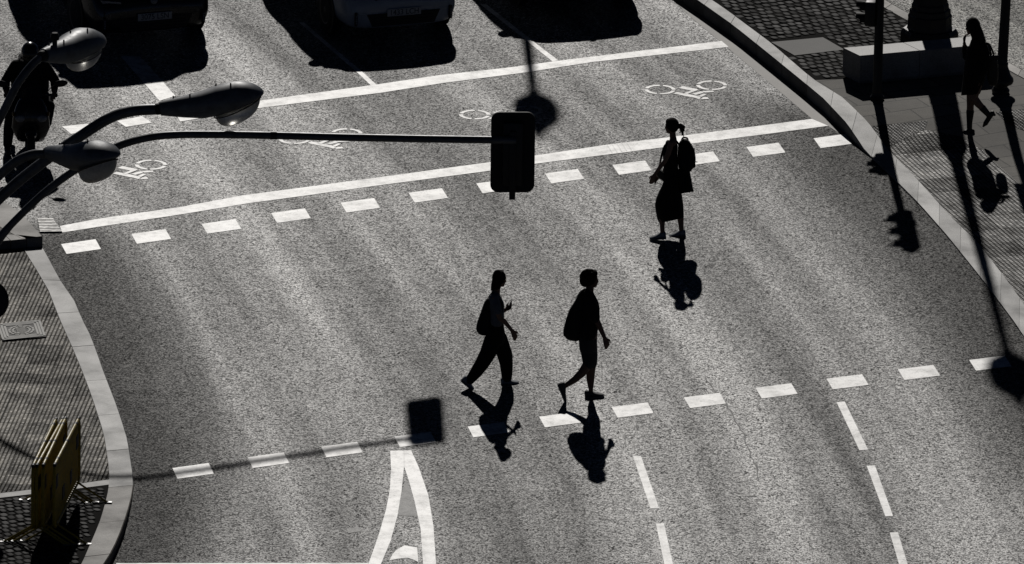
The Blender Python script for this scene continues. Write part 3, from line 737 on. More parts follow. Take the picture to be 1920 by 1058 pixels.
def mast(pts, root_loc, label):
    t = thing('traffic_light', label, 'traffic light', root_loc, 'signals on mast arms')
    path = smooth_path(PT(pts))
    path += [Vector((path[-1].x-.02, path[-1].y, z)) for z in (path[-1].z-.4, path[-1].z-1.2, .12)]
    a = MB().tube(path, [.046]*(len(path)-12) + [.05, .052, .054, .056, .058, .06, .062, .064, .066, .07, .08, .09], 14).obj('mast_arm', 'steel2', t)
    MB().tube([P3(512, 254, YM)-Vector((.03, 0, .0)), P3(516, 254.1, YM)+Vector((.02, 0, 0))], .051, 14).obj('joint_sleeve', 'post', a)
    c = [P3(x, y, YM+.16) - Vector((0, .16, 0)) for x, y in ((921, 211), (1004, 211), (1002, 361), (919, 361))]
    o = c[0]; ex = (c[1]-c[0]); ez = (c[3]-c[0]); W_, H_ = ex.length, ez.length; ex.normalize(); ez.normalize()
    out = []; r = .10
    for cx, cy, a0 in ((W_-r, r, -90), (W_-r, H_-r, 0), (r, H_-r, 90), (r, r, 180)):
        for k in range(7):
            aa = R_(a0 + 15*k); out.append(o + ex*(cx+math.cos(aa)*r) + ez*(cy+math.sin(aa)*r) + Vector((0, .16, 0)))
    b = MB().prism(out, (0, .03, 0)).obj('backing_board', 'board', t, 0)
    mid = o + ex*W_/2 + ez*H_/2
    h = MB().box(mid + Vector((0, .11, 0)), (.24, .10, .80), bev=.02).obj('signal_housing', 'post', t)
    for k, l in enumerate(('red', 'amber', 'green')):
        p = mid + Vector((0, .19, .26-.26*k)); MB().lathe([(.10, 0), (.09, .015), (0, .03)], p, 18, (0, 1, 0)).obj('lens', l, b); visor(MB(), p, (0, 1, 0), .11, .2).obj('visor', 'board', b, 0)
    MB().box(mid + ez*.09 + Vector((0, .03, 0)), (.075, .05, H_-.22), bev=.01).obj('bracket', 'post', t)
    MB().box(mid + ez*(H_/2+.015) + Vector((0, .05, 0)), (.075, .06, .07)).obj('bracket_foot', 'post', t)
    return t
bc = P3(962, 286, YM)
MASTPTS = [(968,263),(820,261),(640,257.5),(500,254),(400,252.5),(330,253),(280,258),(225,273),(160,307),(95,352),(40,402),(0,446),(-38,505)]
tm = mast(MASTPTS, Vector((bc.x, bc.y, 0)), 'dark backed signal board hanging from a long curved mast arm in the foreground')
tm2 = copy_tree(tm); tm2['label'] = 'signal board on the mast arm shading the near crossing marks'
q = shadow_src(810, 803, bc.z); tm2.location = (q.x, q.y, 0); tm2.rotation_euler = (0, 0, R_(27))
# round sign at the left edge
rp = P(-21, 862, .03)
rs = thing('round_sign', 'dark round sign disc showing at the left edge above the studded pavement', 'sign', rp)
zc = P3(-20, 565, rp.y).z
MB().lathe([(.03, 0), (.03, zc+.2)], rp, 12).obj('post', 'post', rs)
MB().lathe([(.0, 0), (.255, 0), (.262, .006), (.262, .03), (.25, .035), (0, .035)], rp + Vector((0, -.06, zc)), 40, (0, -.96, .28)).obj('disc', 'board', rs)
MB().lathe([(.235, 0), (.20, .004), (0, .004)], rp + Vector((0, -.096, zc+.01)), 40, (0, -.96, .28)).obj('face', 'post', rs)
# drain and access cover
dr = [P(x, y, .004) for x, y in ((70,411),(99,411.5),(117,437),(75,437.5))]
dt = thing('drain_grate', 'slotted metal drain grate at the left end of the wide stop line', 'drain grate', sum(dr, Vector())/4)
m = MB(); m2 = MB()
for k in range(9):
    a, b = dr[0].lerp(dr[3], (k+.15)/9), dr[1].lerp(dr[2], (k+.15)/9); c_, d_ = dr[1].lerp(dr[2], (k+.62)/9), dr[0].lerp(dr[3], (k+.62)/9)
    m.prism([a+Vector((0, 0, .004)), b+Vector((0, 0, .004)), c_+Vector((0, 0, .004)), d_+Vector((0, 0, .004))], (0, 0, .014))
m2.prism(dr, (0, 0, .003)); m2.obj('pit', 'board', dt, 0); MT['grate'] = simple('worn_grate', (.4, .395, .38), .5, .1); m.obj('bars', 'grate', dt, 0)
cv = [P(x, y, .032) for x, y in ((-6,609),(75,601),(87,632),(4,639))]
ct = thing('access_cover', 'square metal access cover set in the studded pavement at the left', 'access cover', sum(cv, Vector())/4)
cc = sum(cv, Vector())/4; ca = (cv[1]-cv[0])/2; cb = (cv[0]-cv[3])/2
m = MB().prism(cv, (0, 0, .006)); m.obj('frame', 'cover_slab', ct, 0)
MT['cover_rib'] = stone('cover_rib', (.26, .255, .22), .4, .6); m = MB()
def flat(u0, v0, u1, v1, wd):
    a = cc + ca*u0 + cb*v0; b = cc + ca*u1 + cb*v1; d = (b-a).normalized(); n = Vector((-d.y, d.x, 0))*wd/2; z = Vector((0, 0, .005))
    m.prism([a-n+z, b-n+z, b+n+z, a+n+z], (0, 0, .007))
for rr in (.95, .82, .69):
    flat(-rr, -rr, rr-.06, -rr, .03); flat(rr, -rr, rr, rr-.06, .03); flat(rr, rr, -rr+.06, rr, .03); flat(-rr, rr, -rr, -rr+.06, .03)
for k in range(14):
    a0, a1 = 2*math.pi*k/14, 2*math.pi*(k+.86)/14
    for rr in (.56, .40): flat(math.cos(a0)*rr, math.sin(a0)*rr, math.cos(a1)*rr, math.sin(a1)*rr, .03)
for k in range(-2, 3): flat(-.22, k*.12-.03, .22, k*.12+.03, .02)
m.obj('raised_pattern', 'cover_rib', ct, 0)
# ------------------------------------------------------------------ yellow barriers
BL = [P(100, 1026, .125), P(139, 950, .08)]
bdir = BL[1]-BL[0]; bdir.z = 0; Lb = 2.0; bang = math.atan2(bdir.y, bdir.x)
def barrier(root):
    """local X runs along the barrier, feet on z = 0"""
    z0, z1 = .24, 1.06; loc = wloc(root)
    T = lambda x, y, z: Vector((x, y, z)) + loc
    r = .12; pts = []
    for cx, cz, a0 in ((Lb-r, z1-r, 0), (r, z1-r, 90), (r, z0+r, 180), (Lb-r, z0+r, 270)):
        for k in range(6): a = R_(a0+18*k); pts.append(T(cx+math.cos(a)*r, 0, cz+math.sin(a)*r))
    pts.append(pts[0]); pts.append(pts[1])
    fr = MB().tube(pts, .021, 10, cap=False).obj('frame', 'yellow', root)
    m = MB()
    for k in range(22):
        x = .10 + (Lb-.2)*(k+.5)/22; m.box(T(x, 0, .65), (.034, .012, .76), bev=.003)
    pn = m.obj('slats', 'yellow', root)
    for k in (-.82, -.3, .3, .82): MB().box(T(Lb*.5+k, 0, .80 if abs(k) > .5 else .5), (.17, .020, .17), bev=.003).obj('dark_patch', 'sticker', pn)
    for x in (.05, .28, Lb*.5, Lb-.28, Lb-.05): MB().tube([T(x-.035, 0, z1), T(x+.035, 0, z1)], .0225, 10).obj('dark_band', 'sticker', fr)
    for x in (.16, Lb-.16):
        MB().tube([T(x, 0, z0+.02), T(x, -.36, .03), T(x, -.40, .012)], .013, 8).obj('leg', 'yellow', root)
        MB().tube([T(x, 0, z0+.02), T(x, .36, .03), T(x, .40, .012)], .013, 8).obj('leg', 'yellow', root)
        MB().box(T(x, -.40, .012), (.05, .09, .02)).obj('foot', 'bright', root); MB().box(T(x, .40, .012), (.05, .09, .02)).obj('foot', 'bright', root)
    return root
names_b = ['yellow barrier nearest the kerb in the row of parked barriers', 'yellow barrier second from the kerb in the row of parked barriers', 'yellow barrier third from the kerb in the row of parked barriers', 'yellow barrier farthest from the kerb in the row of parked barriers']
proto = barrier(thing('barrier', names_b[0], 'barrier', (0, 0, 0), 'yellow barriers on the left pavement'))
for k, off in enumerate((0, -21, -33, -40)):
    o = proto if k == 0 else copy_tree(proto)
    q = P(101+off, 1026+.5*k, .12); o.location = (q.x, q.y, .115); o['label'] = names_b[k]
    o.rotation_euler = (0, R_(1.2), bang + R_((0, .8, -.5, .6)[k]))
# ------------------------------------------------------------------ people
class Fig:
    """joints read off the photo, put at their own depth around the ground point the person stands on"""
    def __init__(s, ox, oy, k, foot, name='person', label='', zg=0.0):
        s.ox, s.oy, s.k = ox, oy, k; gx, gy = foot
        s.g = P(gx, gy, zg); s.Y = s.g.y; s.m = k/SC
        s.root = thing(name, label, 'person', s.g)
    def J(s, x, y, dy=0.0): return P3(s.ox + x*s.k, s.oy + y*s.k, s.Y + dy)
    def C(s, mb, l, sx=1.0):
        """chain of capsules: (x, y, depth, radius in zoom pixels)"""
        mb.chain([s.J(*q[:3]) for q in l], [q[3]*s.m*sx for q in l]); return mb
    def E(s, mb, x, y, dy, rx, ry, rz_, rot=None): return mb.ell(s.J(x, y, dy), (rx*s.m, ry, rz_*s.m), rot)
def hand(mb, wrist, dirv, palm_n, curl=.5, k=1.0, thumb=1):
    """palm, four fingers of unequal length bent at two knuckles, and a thumb from the side of the palm"""
    d = Vector(dirv).normalized(); n = Vector(palm_n); n = (n - d*n.dot(d)).normalized(); s = d.cross(n)
    L = .085*k
    for i in range(4):
        o = s*((i-1.5)*.019*k); b = wrist + d*L*(1 - .04*abs(i-1.2)) + o
        mb.cap(wrist + o*.55, b, .013*k, .0105*k, 8, 3)
        ln = (.036, .043, .040, .031)[i]*k; p = b; q = d
        for j, f_ in enumerate((1.0, .75, .6)):
            a = curl*(.55 + .12*i)*(1 if j == 0 else 1.15)
            q = (q*math.cos(a) + n*math.sin(a)).normalized(); e = p + q*ln*f_
            mb.cap(p, e, (.0092-.0006*j)*k, (.0086-.0006*j)*k, 8, 3); p = e
    t0 = wrist + d*.022*k + s*thumb*.022*k; t1_ = t0 + (d*.6 + s*thumb*.75 + n*.25).normalized()*.036*k; t2_ = t1_ + (d*.9 + s*thumb*.15 + n*.4).normalized()*.030*k; t3 = t2_ + (d*.9 - s*thumb*.1 + n*.5).normalized()*.024*k
    mb.cap(wrist + d*.01*k, t0, .013*k, .013*k, 8, 3); mb.chain([t0, t1_, t2_, t3], [.0125*k, .0105*k, .0095*k, .008*k]); return mb
def shoe(fig, heel, toe, dy, name, mat, up, wdt=.046, solem='sole'):
    """heel and toe: sole points in zoom pixels; up: unit vector in the picture pointing from sole to ankle"""
    h, t = fig.J(*heel, dy), fig.J(*toe, dy); d = t-h; L = d.length; d.normalize()
    u = Vector((up[0], 0, -up[1])); u = (u - d*u.dot(d)).normalized(); s = d.cross(u)
    rings = []
    for f_, wl, hh in ((0, .5, .62), (.04, .8, .8), (.15, .86, .84), (.32, .84, .74), (.45, .88, .58), (.6, 1.0, .42), (.78, 1.02, .30), (.92, .75, .20), (1.0, .35, .10)):
        c = h + d*L*f_; hz = .105*hh; ring = []
        for k in range(14):
            a = 2*math.pi*k/14; ca, sa = math.cos(a), math.sin(a)
            ring.append(c + s*(wdt*wl*math.copysign(abs(ca)**.7, ca)) + u*(hz*(.5+.5*math.copysign(abs(sa)**.8, sa)) + .012))
        rings.append(ring)
    o = MB().loft(rings).obj(name, mat, fig.root, 60)
    rings = []
    for f_, wl in ((-.01, .6), (.06, .9), (.3, .92), (.45, .92), (.62, 1.06), (.8, 1.06), (.94, .8), (1.02, .4)):
        c = h + d*L*f_
        rings.append([c + s*wdt*1.05*wl*a + u*b for a, b in ((-1, .0), (1, .0), (1.0, .018), (-1.0, .018))])
    MB().loft(rings).obj('sole', solem, o, 30)
    return o
def eyes(fig, x, y, dy, gap, r=.011):
    for sgn in (-1, 1):
        MB().ell(fig.J(x, y, dy) + Vector((0, sgn*gap, 0)), (r, r, r)).obj('eye', 'eye', fig.root)
def headprims(f, mb, cx, cy, r, s, dy=0.0, tilt=0.0):
    """skull, jaw, nose, lips, brow and ears; s = +1 looks to the right of the picture"""
    f.E(mb, cx-s*r*.10, cy-r*.12, dy, r*.98, r*f.m*.78, r*1.0)
    f.E(mb, cx+s*r*.30, cy+r*.40, dy, r*.58, r*f.m*.60, r*.80)
    f.E(mb, cx+s*r*.52, cy+r*.95, dy, r*.28, r*f.m*.34, r*.24)
    f.E(mb, cx+s*r*.92, cy+r*.30, dy, r*.16, r*f.m*.14, r*.20); f.E(mb, cx+s*r*.84, cy+r*.10, dy, r*.12, r*f.m*.11, r*.26)
    f.E(mb, cx+s*r*.80, cy+r*.62, dy, r*.12, r*f.m*.26, r*.07); f.E(mb, cx+s*r*.78, cy+r*.73, dy, r*.12, r*f.m*.24, r*.07)
    f.E(mb, cx+s*r*.70, cy-r*.14, dy, r*.18, r*f.m*.5, r*.13)
    for sg in (-1, 1): f.E(mb, cx-s*r*.05, cy+r*.2, dy+sg*r*f.m*.78, r*.16, r*f.m*.06, r*.26)
VX = .0065
# --- woman with a phone, walking right -------------------------------------------------
A = Fig(850, 495, .23650, (928, 723.5), 'person', 'person with long hair, pale tee and backpack striding right and holding up a phone')
b = MB()
headprims(A, b, 366, 122, 50, 1)
A.C(b, [(352,165,0,26),(345,215,0,25),(338,262,0,34)])
for dy in (-.10, .10): A.C(b, [(335,262,dy*1.25,30),(338,330,dy,42),(345,400,dy*.8,44),(342,480,dy*.75,44),(335,560,dy*.9,56),(335,610,dy*.8,54)])
A.C(b, [(350,320,0,48),(345,420,0,46),(338,560,0,62)])
# near arm, swung forward
A.C(b, [(318,275,-.19,26),(338,350,-.21,24),(372,435,-.22,19),(402,452,-.22,19),(455,517,-.21,14),(470,535,-.21,12.5)])
hand(b, A.J(468,530,-.21), A.J(492,585,-.2)-A.J(468,530,-.21), Vector((-.2, .95, 0)), .55, 1.0, 1)
# far arm bent up to the phone
A.C(b, [(332,275,.19,25),(345,350,.21,22),(362,395,.20,19),(400,372,.16,17),(418,362,.14,13)])
hand(b, A.J(414,364,.14), A.J(455,338,.13)-A.J(414,364,.14), Vector((.2, -.5, .8)), .85, .95, -1)
# legs
A.C(b, [(375,600,.09,50),(412,720,.11,36),(420,800,.12,33),(425,900,.12,20),(425,945,.12,18)])
A.C(b, [(305,620,-.09,50),(235,775,-.13,38),(180,860,-.13,32),(125,925,-.13,19),(105,945,-.13,18)])
b.obj('body', 'skin', A.root, voxel=VX)
h = MB()
A.E(h, 362, 106, 0, 54, .100, 60); A.E(h, 346, 150, 0, 36, .088, 56)
for dy in (-.06, -.02, .03, .07): A.C(h, [(350,80,dy,34),(328,140,dy,24),(314,190,dy*.9,18),(304,206,dy*.8,9)])
A.C(h, [(372,72,0,24),(396,92,0,16),(404,104,0,8)])
h.obj('hair', 'hair', A.root, voxel=VX)
gl = MB()
for sg in (-1, 1):
    c = A.J(418,126,0)+Vector((0, sg*.033, 0)); ring = [c + Vector((0, math.cos(2*math.pi*k/14)*.027, math.sin(2*math.pi*k/14)*.021)) for k in range(15)]; gl.tube(ring, .004, 6, cap=False); gl.tube([c+Vector((0, sg*.027, .006)), c+Vector((-.10, sg*.048, .008))], .0035, 6)
gl.tube([A.J(420,122,0)+Vector((0, -.008, 0)), A.J(420,122,0)+Vector((0, .008, 0))], .004, 6)
gl.obj('glasses', 'amberframe', A.root)
t = MB()
for dy in (-.11, .11): A.C(t, [(332,258,dy*1.15,34),(338,330,dy,50),(345,400,dy*.9,52),(345,455,dy*.85,52)])
A.C(t, [(330,232,0,30),(352,320,0,50),(350,450,0,52)])
for dy in (-.19, .19): A.C(t, [(318,272,dy*.9,36),(335,330,dy*1.08,38),(350,368,dy*1.12,36)])
t.obj('shirt', 'lilac', A.root, voxel=.008)
t = MB()
for dy in (-.09, .09): A.C(t, [(345,478,dy*.7,52),(336,550,dy,64),(335,600,dy,62)])
A.C(t, [(345,480,0,54),(336,580,0,78)])
A.C(t, [(360,590,.08,66),(405,712,.11,61),(420,790,.12,52),(424,870,.12,44),(424,902,.12,40)])
A.C(t, [(312,600,-.08,66),(278,700,-.11,64),(228,790,-.13,56),(178,862,-.13,48),(132,920,-.13,37)])
t.obj('trousers', 'blackcloth', A.root, voxel=.008)
shoe(A, (378,962), (520,950), .12, 'shoe', 'shoe', (0, -1), .05)
shoe(A, (58,925), (160,1008), -.13, 'shoe', 'shoe', (.55, -.8), .05)
eyes(A, 408, 122, 0, .03)
def softpack(name, label, f, outline, dy, hw, mat, group=None, straps=(), loc=None, pocket=True):
    """bag swept from an outline in the picture, rounded towards both of its sides"""
    root = thing(name, label, {'backpack': 'backpack'}.get(name, name.replace('_', ' ')), f.J(*loc, dy) if loc else f.J(*outline[0], dy), group)
    cx = sum(q[0] for q in outline)/len(outline); cy = sum(q[1] for q in outline)/len(outline)
    rings = []
    for v, k in ((-1, .55), (-.92, .80), (-.7, .95), (-.35, 1), (0, 1), (.35, 1), (.7, .95), (.92, .80), (1, .55)):
        rings.append([f.J(cx+(x-cx)*k, cy+(y-cy)*k, dy+v*hw) for x, y in outline])
    m = MB().loft(rings); o = m.obj('main_pocket', mat, root, 60)
    md = o.modifiers.new('sub', 'SUBSURF'); md.levels = 1; md.render_levels = 2
    for sp in straps:
        MB().tube(smooth_path([f.J(*q) for q in sp], 4), .014, 8).obj('strap', mat, root)
    return root
r = softpack('backpack', 'black backpack worn by the person holding up a phone', A, [(300,262),(266,268),(240,310),(222,370),(195,440),(176,508),(186,540),(212,566),(250,572),(285,560),(300,480),(306,360)], 0, .135, 'pack', 'backpacks people wear', [[(285,262,d),(312,232,d),(352,262,d),(384,330,d),(370,420,d),(310,500,d)] for d in (-.14, .14)])
MB().box(A.J(222,480,0), (.10, .20, .17), Matrix.Rotation(R_(20), 3, 'Y'), bev=.03).obj('front_pocket', 'navy', r)
ph = thing('smartphone', 'small phone in the raised hand of the person in the pale tee', 'phone', A.J(440,340,.12), 'phones held by people walking')
MB().box(A.J(446,328,.12), (.012, .072, .145), Matrix.Rotation(R_(22), 3, 'Y'), bev=.004).obj('case', 'trim', ph); MB().box(A.J(446,328,.12)+Vector((-.0058, 0, .002)), (.003, .064, .132), Matrix.Rotation(R_(22), 3, 'Y')).obj('screen', 'glass', ph)
# --- curly headed person in shorts, walking right ---------------------------------------
B = Fig(1030, 495, .2551, (1092, 748.5), 'person', 'person with short curly hair, shorts and backpack walking right behind the one holding a phone')
B.root['label'] = 'person in shorts with short bushy hair and a backpack walking right'
b = MB()
headprims(B, b, 312, 114, 48, 1)
B.C(b, [(300,150,0,28),(296,195,0,29),(290,235,0,36)])
for dy in (-.12, .12): B.C(b, [(288,238,dy*1.3,28),(298,320,dy,50),(300,420,dy*.9,52),(295,500,dy*.85,50),(286,590,dy*.9,54)])
B.C(b, [(302,300,0,54),(300,430,0,56),(288,590,0,60)])
B.C(b, [(300,255,-.22,30),(325,340,-.25,27),(352,425,-.25,22),(365,450,-.25,21),(400,530,-.24,15),(408,548,-.24,13.5)])
hand(b, B.J(407,545,-.24), B.J(428,612,-.235)-B.J(407,545,-.24), Vector((-.25, .95, 0)), .6, 1.08, 1)
B.C(b, [(288,255,.22,28),(270,340,.25,25),(268,430,.25,20),(300,520,.22,15)])
hand(b, B.J(300,520,.22), B.J(318,580,.22)-B.J(300,520,.22), Vector((-.25, -.95, 0)), .6, 1.05, -1)
B.C(b, [(300,620,.09,48),(308,735,.10,36),(303,810,.10,31),(302,850,.10,29),(305,920,.10,17),(306,955,.10,16)])
B.C(b, [(286,620,-.09,48),(282,740,-.12,36),(240,800,-.13,31),(190,848,-.13,25),(118,896,-.13,17),(88,905,-.13,17)])
b.obj('body', 'skin_dark', B.root, voxel=VX)
h = MB(); random.seed(5)
B.E(h, 286, 98, 0, 62, .122, 61); B.E(h, 264, 126, 0, 41, .105, 42); B.E(h, 324, 72, 0, 31, .08, 30)
for k in range(46):
    a_, e_ = random.uniform(0, 2*math.pi), random.uniform(-.1, 1.3)
    x = 290 + 62*math.cos(a_)*math.cos(e_); y = 100 - 55*math.sin(e_)
    if x > 318 and y > 70: continue
    B.E(h, x, y, .112*math.sin(a_)*math.cos(e_), 11, .022, 11)
h.obj('hair', 'hair', B.root, voxel=VX)
t = MB()
for dy in (-.13, .13): B.C(t, [(290,240,dy*1.2,36),(300,300,dy,60),(304,400,dy,62),(292,470,dy,62),(284,515,dy*.9,60)])
B.C(t, [(288,220,0,38),(306,300,0,58),(304,420,0,62),(288,512,0,62)])
for dy in (-.22, .22): B.C(t, [(296,256,dy*.95,40),(318,330,dy*1.12,42),(332,395,dy*1.14,40)])
t.obj('shirt', 'blackcloth', B.root, voxel=.008)
t = MB()
for dy in (-.10, .10): B.C(t, [(284,560,dy,62),(284,610,dy,62)])
B.C(t, [(284,560,0,66),(286,620,0,64)])
B.C(t, [(296,620,.09,56),(303,690,.10,51),(306,730,.10,45)]); B.C(t, [(284,620,-.09,56),(292,690,-.10,52),(292,728,-.115,46)])
t.obj('shorts', 'slate', B.root, voxel=.008)
shoe(B, (262,985), (402,972), .10, 'shoe', 'shoe_dark', (0, -1), .05)
shoe(B, (58,884), (114,1020), -.13, 'shoe', 'shoe_dark', (.9, -.35), .05)
eyes(B, 342, 104, 0, .03)
r = softpack('backpack', 'black backpack worn by the person in shorts', B, [(262,188),(236,186),(205,225),(190,275),(150,322),(128,385),(106,462),(108,528),(128,562),(200,572),(236,560),(252,450),(262,300)], 0, .15, 'pack', 'backpacks people wear', [[(240,200,d),(272,190,d),(330,235,d),(362,330,d),(340,440,d),(250,520,d)] for d in (-.15, .15)])
MB().box(B.J(140,485,0), (.12, .22, .17), Matrix.Rotation(R_(10), 3, 'Y'), bev=.04).obj('front_pocket', 'navy', r)
for d in (-.05, .03): MB().tube([B.J(196,568,d), B.J(190,580,d), B.J(206,586,d)], .006, 6).obj('loose_strap', 'navy', r)
# --- woman with ponytail, walking left ---------------------------------------------------
Cc = Fig(1200, 210, .2364, (1259, 446.5), 'person', 'person with ponytail, sleeveless dark top and long skirt walking left')
b = MB()
headprims(Cc, b, 246, 112, 48, -1)
Cc.C(b, [(256,150,0,26),(262,200,0,26),(264,240,0,34)])
for dy in (-.11, .11): Cc.C(b, [(262,238,dy*1.25,28),(250,300,dy*.95,50),(248,380,dy*.85,46),(246,450,dy*.8,46),(250,540,dy*.95,58),(252,590,dy*.9,56)])
Cc.C(b, [(244,300,0,52),(246,440,0,48),(252,560,0,64)])
Cc.C(b, [(248,248,-.20,26),(225,330,-.23,23),(196,395,-.23,18.5),(165,430,-.23,18),(118,495,-.21,13),(110,508,-.21,12)])
hand(b, Cc.J(112,503,-.21), Cc.J(86,572,-.2)-Cc.J(112,503,-.21), Vector((.2, .95, 0)), .5, .95, -1)
Cc.C(b, [(226,244,.18,24),(212,300,.2,21),(215,400,.2,17),(190,470,.16,14),(160,500,.12,12)])
hand(b, Cc.J(162,498,.12), Cc.J(128,530,.1)-Cc.J(162,498,.12), Vector((.3, -.9, 0)), .7, .95, 1)
Cc.C(b, [(235,620,-.09,48),(195,760,-.11,34),(178,830,-.11,29),(176,900,-.11,20),(178,950,-.11,19)])
Cc.C(b, [(280,620,.09,48),(310,740,.11,36),(318,810,.11,31),(325,890,.11,22),(328,935,.11,20)])
b.obj('body', 'skin', Cc.root, voxel=VX)
h = MB()
Cc.E(h, 256, 98, 0, 54, .10, 54); Cc.E(h, 266, 120, 0, 42, .09, 42)
Cc.E(h, 228, 78, 0, 26, .075, 26)
for k in range(16):
    dy = random.uniform(-.05, .05); Cc.C(h, [(300,110,0,14),(325+random.uniform(-6, 10),118+random.uniform(-14, 8),dy*.5,13),(330+random.uniform(-12, 26),140+random.uniform(-24, 22),dy,8),(322+random.uniform(-12, 30),165+random.uniform(-36, 34),dy*1.3,3)])
h.obj('hair', 'hair', Cc.root, voxel=.006, soften=2)
t = MB()
for dy in (-.11, .11): Cc.C(t, [(252,275,dy,50),(240,320,dy*.95,58),(246,390,dy*.85,54),(246,470,dy*.85,56),(250,540,dy*.9,62)])
Cc.C(t, [(245,290,0,56),(238,330,0,60),(246,460,0,60),(250,540,0,66)])
for dy in (-.12, .12): Cc.C(t, [(240,262,dy,10),(258,232,dy,9),(285,255,dy,10)])
t.obj('top', 'blackcloth', Cc.root, voxel=.008)
rings = []
for (xl, xr, yl, yr, hw) in ((194,304,490,494,.195),(186,314,548,552,.225),(172,318,590,600,.235),(150,324,630,650,.24),(126,332,690,700,.235),(118,340,740,752,.23),(126,347,800,806,.23),(136,348,850,830,.225),(152,346,882,842,.22)):
    ring = []
    for k in range(28):
        a = 2*math.pi*k/28; x = (xl+xr)/2 - math.cos(a)*(xr-xl)/2; f_ = (x-xl)/(xr-xl)
        wv = 1 + (.05*math.sin(a*7))*(hw > .18)
        ring.append(Cc.J(x, yl+(yr-yl)*f_, math.sin(a)*hw*wv))
    rings.append(ring)
inn = [[q*1.0 for q in r_] for r_ in rings]
sk = MB().loft(rings, cap=False); o = sk.obj('skirt', 'blackcloth', Cc.root, 60); md = o.modifiers.new('solid', 'SOLIDIFY'); md.thickness = .006
shoe(Cc, (208,1003), (78,1010), -.11, 'shoe', 'shoe', (0, -1), .048)
shoe(Cc, (364,985), (222,996), .11, 'shoe', 'shoe', (0, -1), .048)
eyes(Cc, 206, 106, 0, .03)
r = softpack('backpack', 'bulky dark backpack worn by the person in the long skirt', Cc, [(300,250),(330,214),(362,210),(392,226),(405,252),(428,288),(438,330),(444,375),(440,415),(420,450),(396,484),(340,490),(305,470),(296,360)], .02, .16, 'pack', 'backpacks people wear', [[(310,262,d),(285,232,d),(252,250,d),(222,320,d),(240,400,d),(300,450,d)] for d in (-.13, .13)])
MB().box(Cc.J(420,365,.02), (.06, .22, .24), Matrix.Rotation(R_(-4), 3, 'Y'), bev=.025).obj('front_pocket', 'navy', r); MB().tube([Cc.J(438,396,0), Cc.J(456,398,0)], .006, 6).obj('zip_pull', 'navy', r); MB().tube(smooth_path([Cc.J(330,222,.02), Cc.J(345,204,.02), Cc.J(372,208,.02), Cc.J(380,224,.02)]), .012, 8).obj('handle', 'navy', r)
# jacket tied over the pack, hanging below it
jk = thing('jacket', 'dark jacket hanging below the backpack of the person in the long skirt', 'jacket', Cc.J(360,560,.05))
rings = []
for (xl, xr, yl, yr, hw) in ((300,392,452,456,.10),(302,402,500,500,.12),(306,410,550,548,.13),(312,418,600,592,.135),(318,426,650,632,.13)):
    rings.append([Cc.J((xl+xr)/2 - math.cos(2*math.pi*k/24)*(xr-xl)/2, yl+(yr-yl)*(.5-.5*math.cos(2*math.pi*k/24)), .03+math.sin(2*math.pi*k/24)*hw*(1+.08*math.sin(k*2.1))) for k in range(24)])
MB().loft(rings).obj('cloth', 'blackcloth', jk, 60); MB().cap(Cc.J(318,480,-.12), Cc.J(332,610,-.14), .045, .035).obj('sleeve', 'blackcloth', jk)
pc = softpack('shoulder_bag', 'small dark shoulder bag held at the front of the person in the long skirt', Cc, [(118,470),(128,508),(150,532),(180,548),(200,552),(205,500),(190,478),(165,462),(150,458),(136,462)], -.02, .12, 'leather', None, [[(150,462,.0),(164,380,-.05),(190,280,-.1),(225,238,-.12)]])
MB().box(Cc.J(160,466,-.02), (.06, .13, .012), Matrix.Rotation(R_(24), 3, 'Y'), bev=.004).obj('flap', 'bright', pc)
# --- woman with long hair on the right pavement, walking away to the left -----------------
Dd = Fig(1780, 20, .23650, (1817, 249), 'person', '', .12)
Dd.root['label'] = 'person with long straight hair, dark coat and heeled boots beside the stone bench'
b = MB()
headprims(Dd, b, 178, 130, 48, -1)
Dd.C(b, [(188,170,0,26),(200,215,0,26),(208,262,0,36)])
for dy in (-.12, .12): Dd.C(b, [(210,270,dy*1.2,30),(208,350,dy,50),(204,430,dy*.85,46),(200,520,dy,56),(196,570,dy*.9,54)])
Dd.C(b, [(208,330,0,54),(202,480,0,54),(196,560,0,66)])
Dd.C(b, [(185,285,.20,25),(150,360,.22,21),(136,365,.2,18),(125,300,.12,16),(119,258,.10,14)])
hand(b, Dd.J(119,256,.10), Dd.J(116,200,.09)-Dd.J(119,256,.10), Vector((.9, -.3, 0)), .8, 1.0, -1)
Dd.C(b, [(262,290,-.20,26),(300,385,-.24,23),(288,450,-.23,19),(240,520,-.23,16),(232,545,-.23,13)])
hand(b, Dd.J(232,545,-.23), Dd.J(215,600,-.22)-Dd.J(232,545,-.23), Vector((.2, .9, 0)), .6, .95, -1)
Dd.C(b, [(180,590,.08,48),(170,690,.09,36),(166,760,.09,30),(165,800,.09,30),(160,890,.09,20),(158,935,.09,19)])
Dd.C(b, [(215,590,-.09,48),(190,690,-.12,37),(232,742,-.12,32),(262,772,-.12,28),(310,822,-.12,20),(318,838,-.12,19)])
b.obj('body', 'skin', Dd.root, voxel=VX)
h = MB()
Dd.E(h, 188, 114, 0, 62, .112, 62)
for dy in (-.09, -.05, 0, .05, .09): Dd.C(h, [(188,98,dy*.8,48),(206,150,dy,54),(226,200,dy*1.1,54),(246,245,dy*1.1,48),(262,285,dy,28)])
h.obj('hair', 'hair', Dd.root, voxel=VX)
t = MB()
for dy in (-.13, .13): Dd.C(t, [(222,268,dy*1.15,50),(214,330,dy,84),(206,420,dy*.95,84),(196,520,dy,88),(188,560,dy*.95,80)])
Dd.C(t, [(214,258,0,52),(212,340,0,88),(200,480,0,90),(186,560,0,86)])
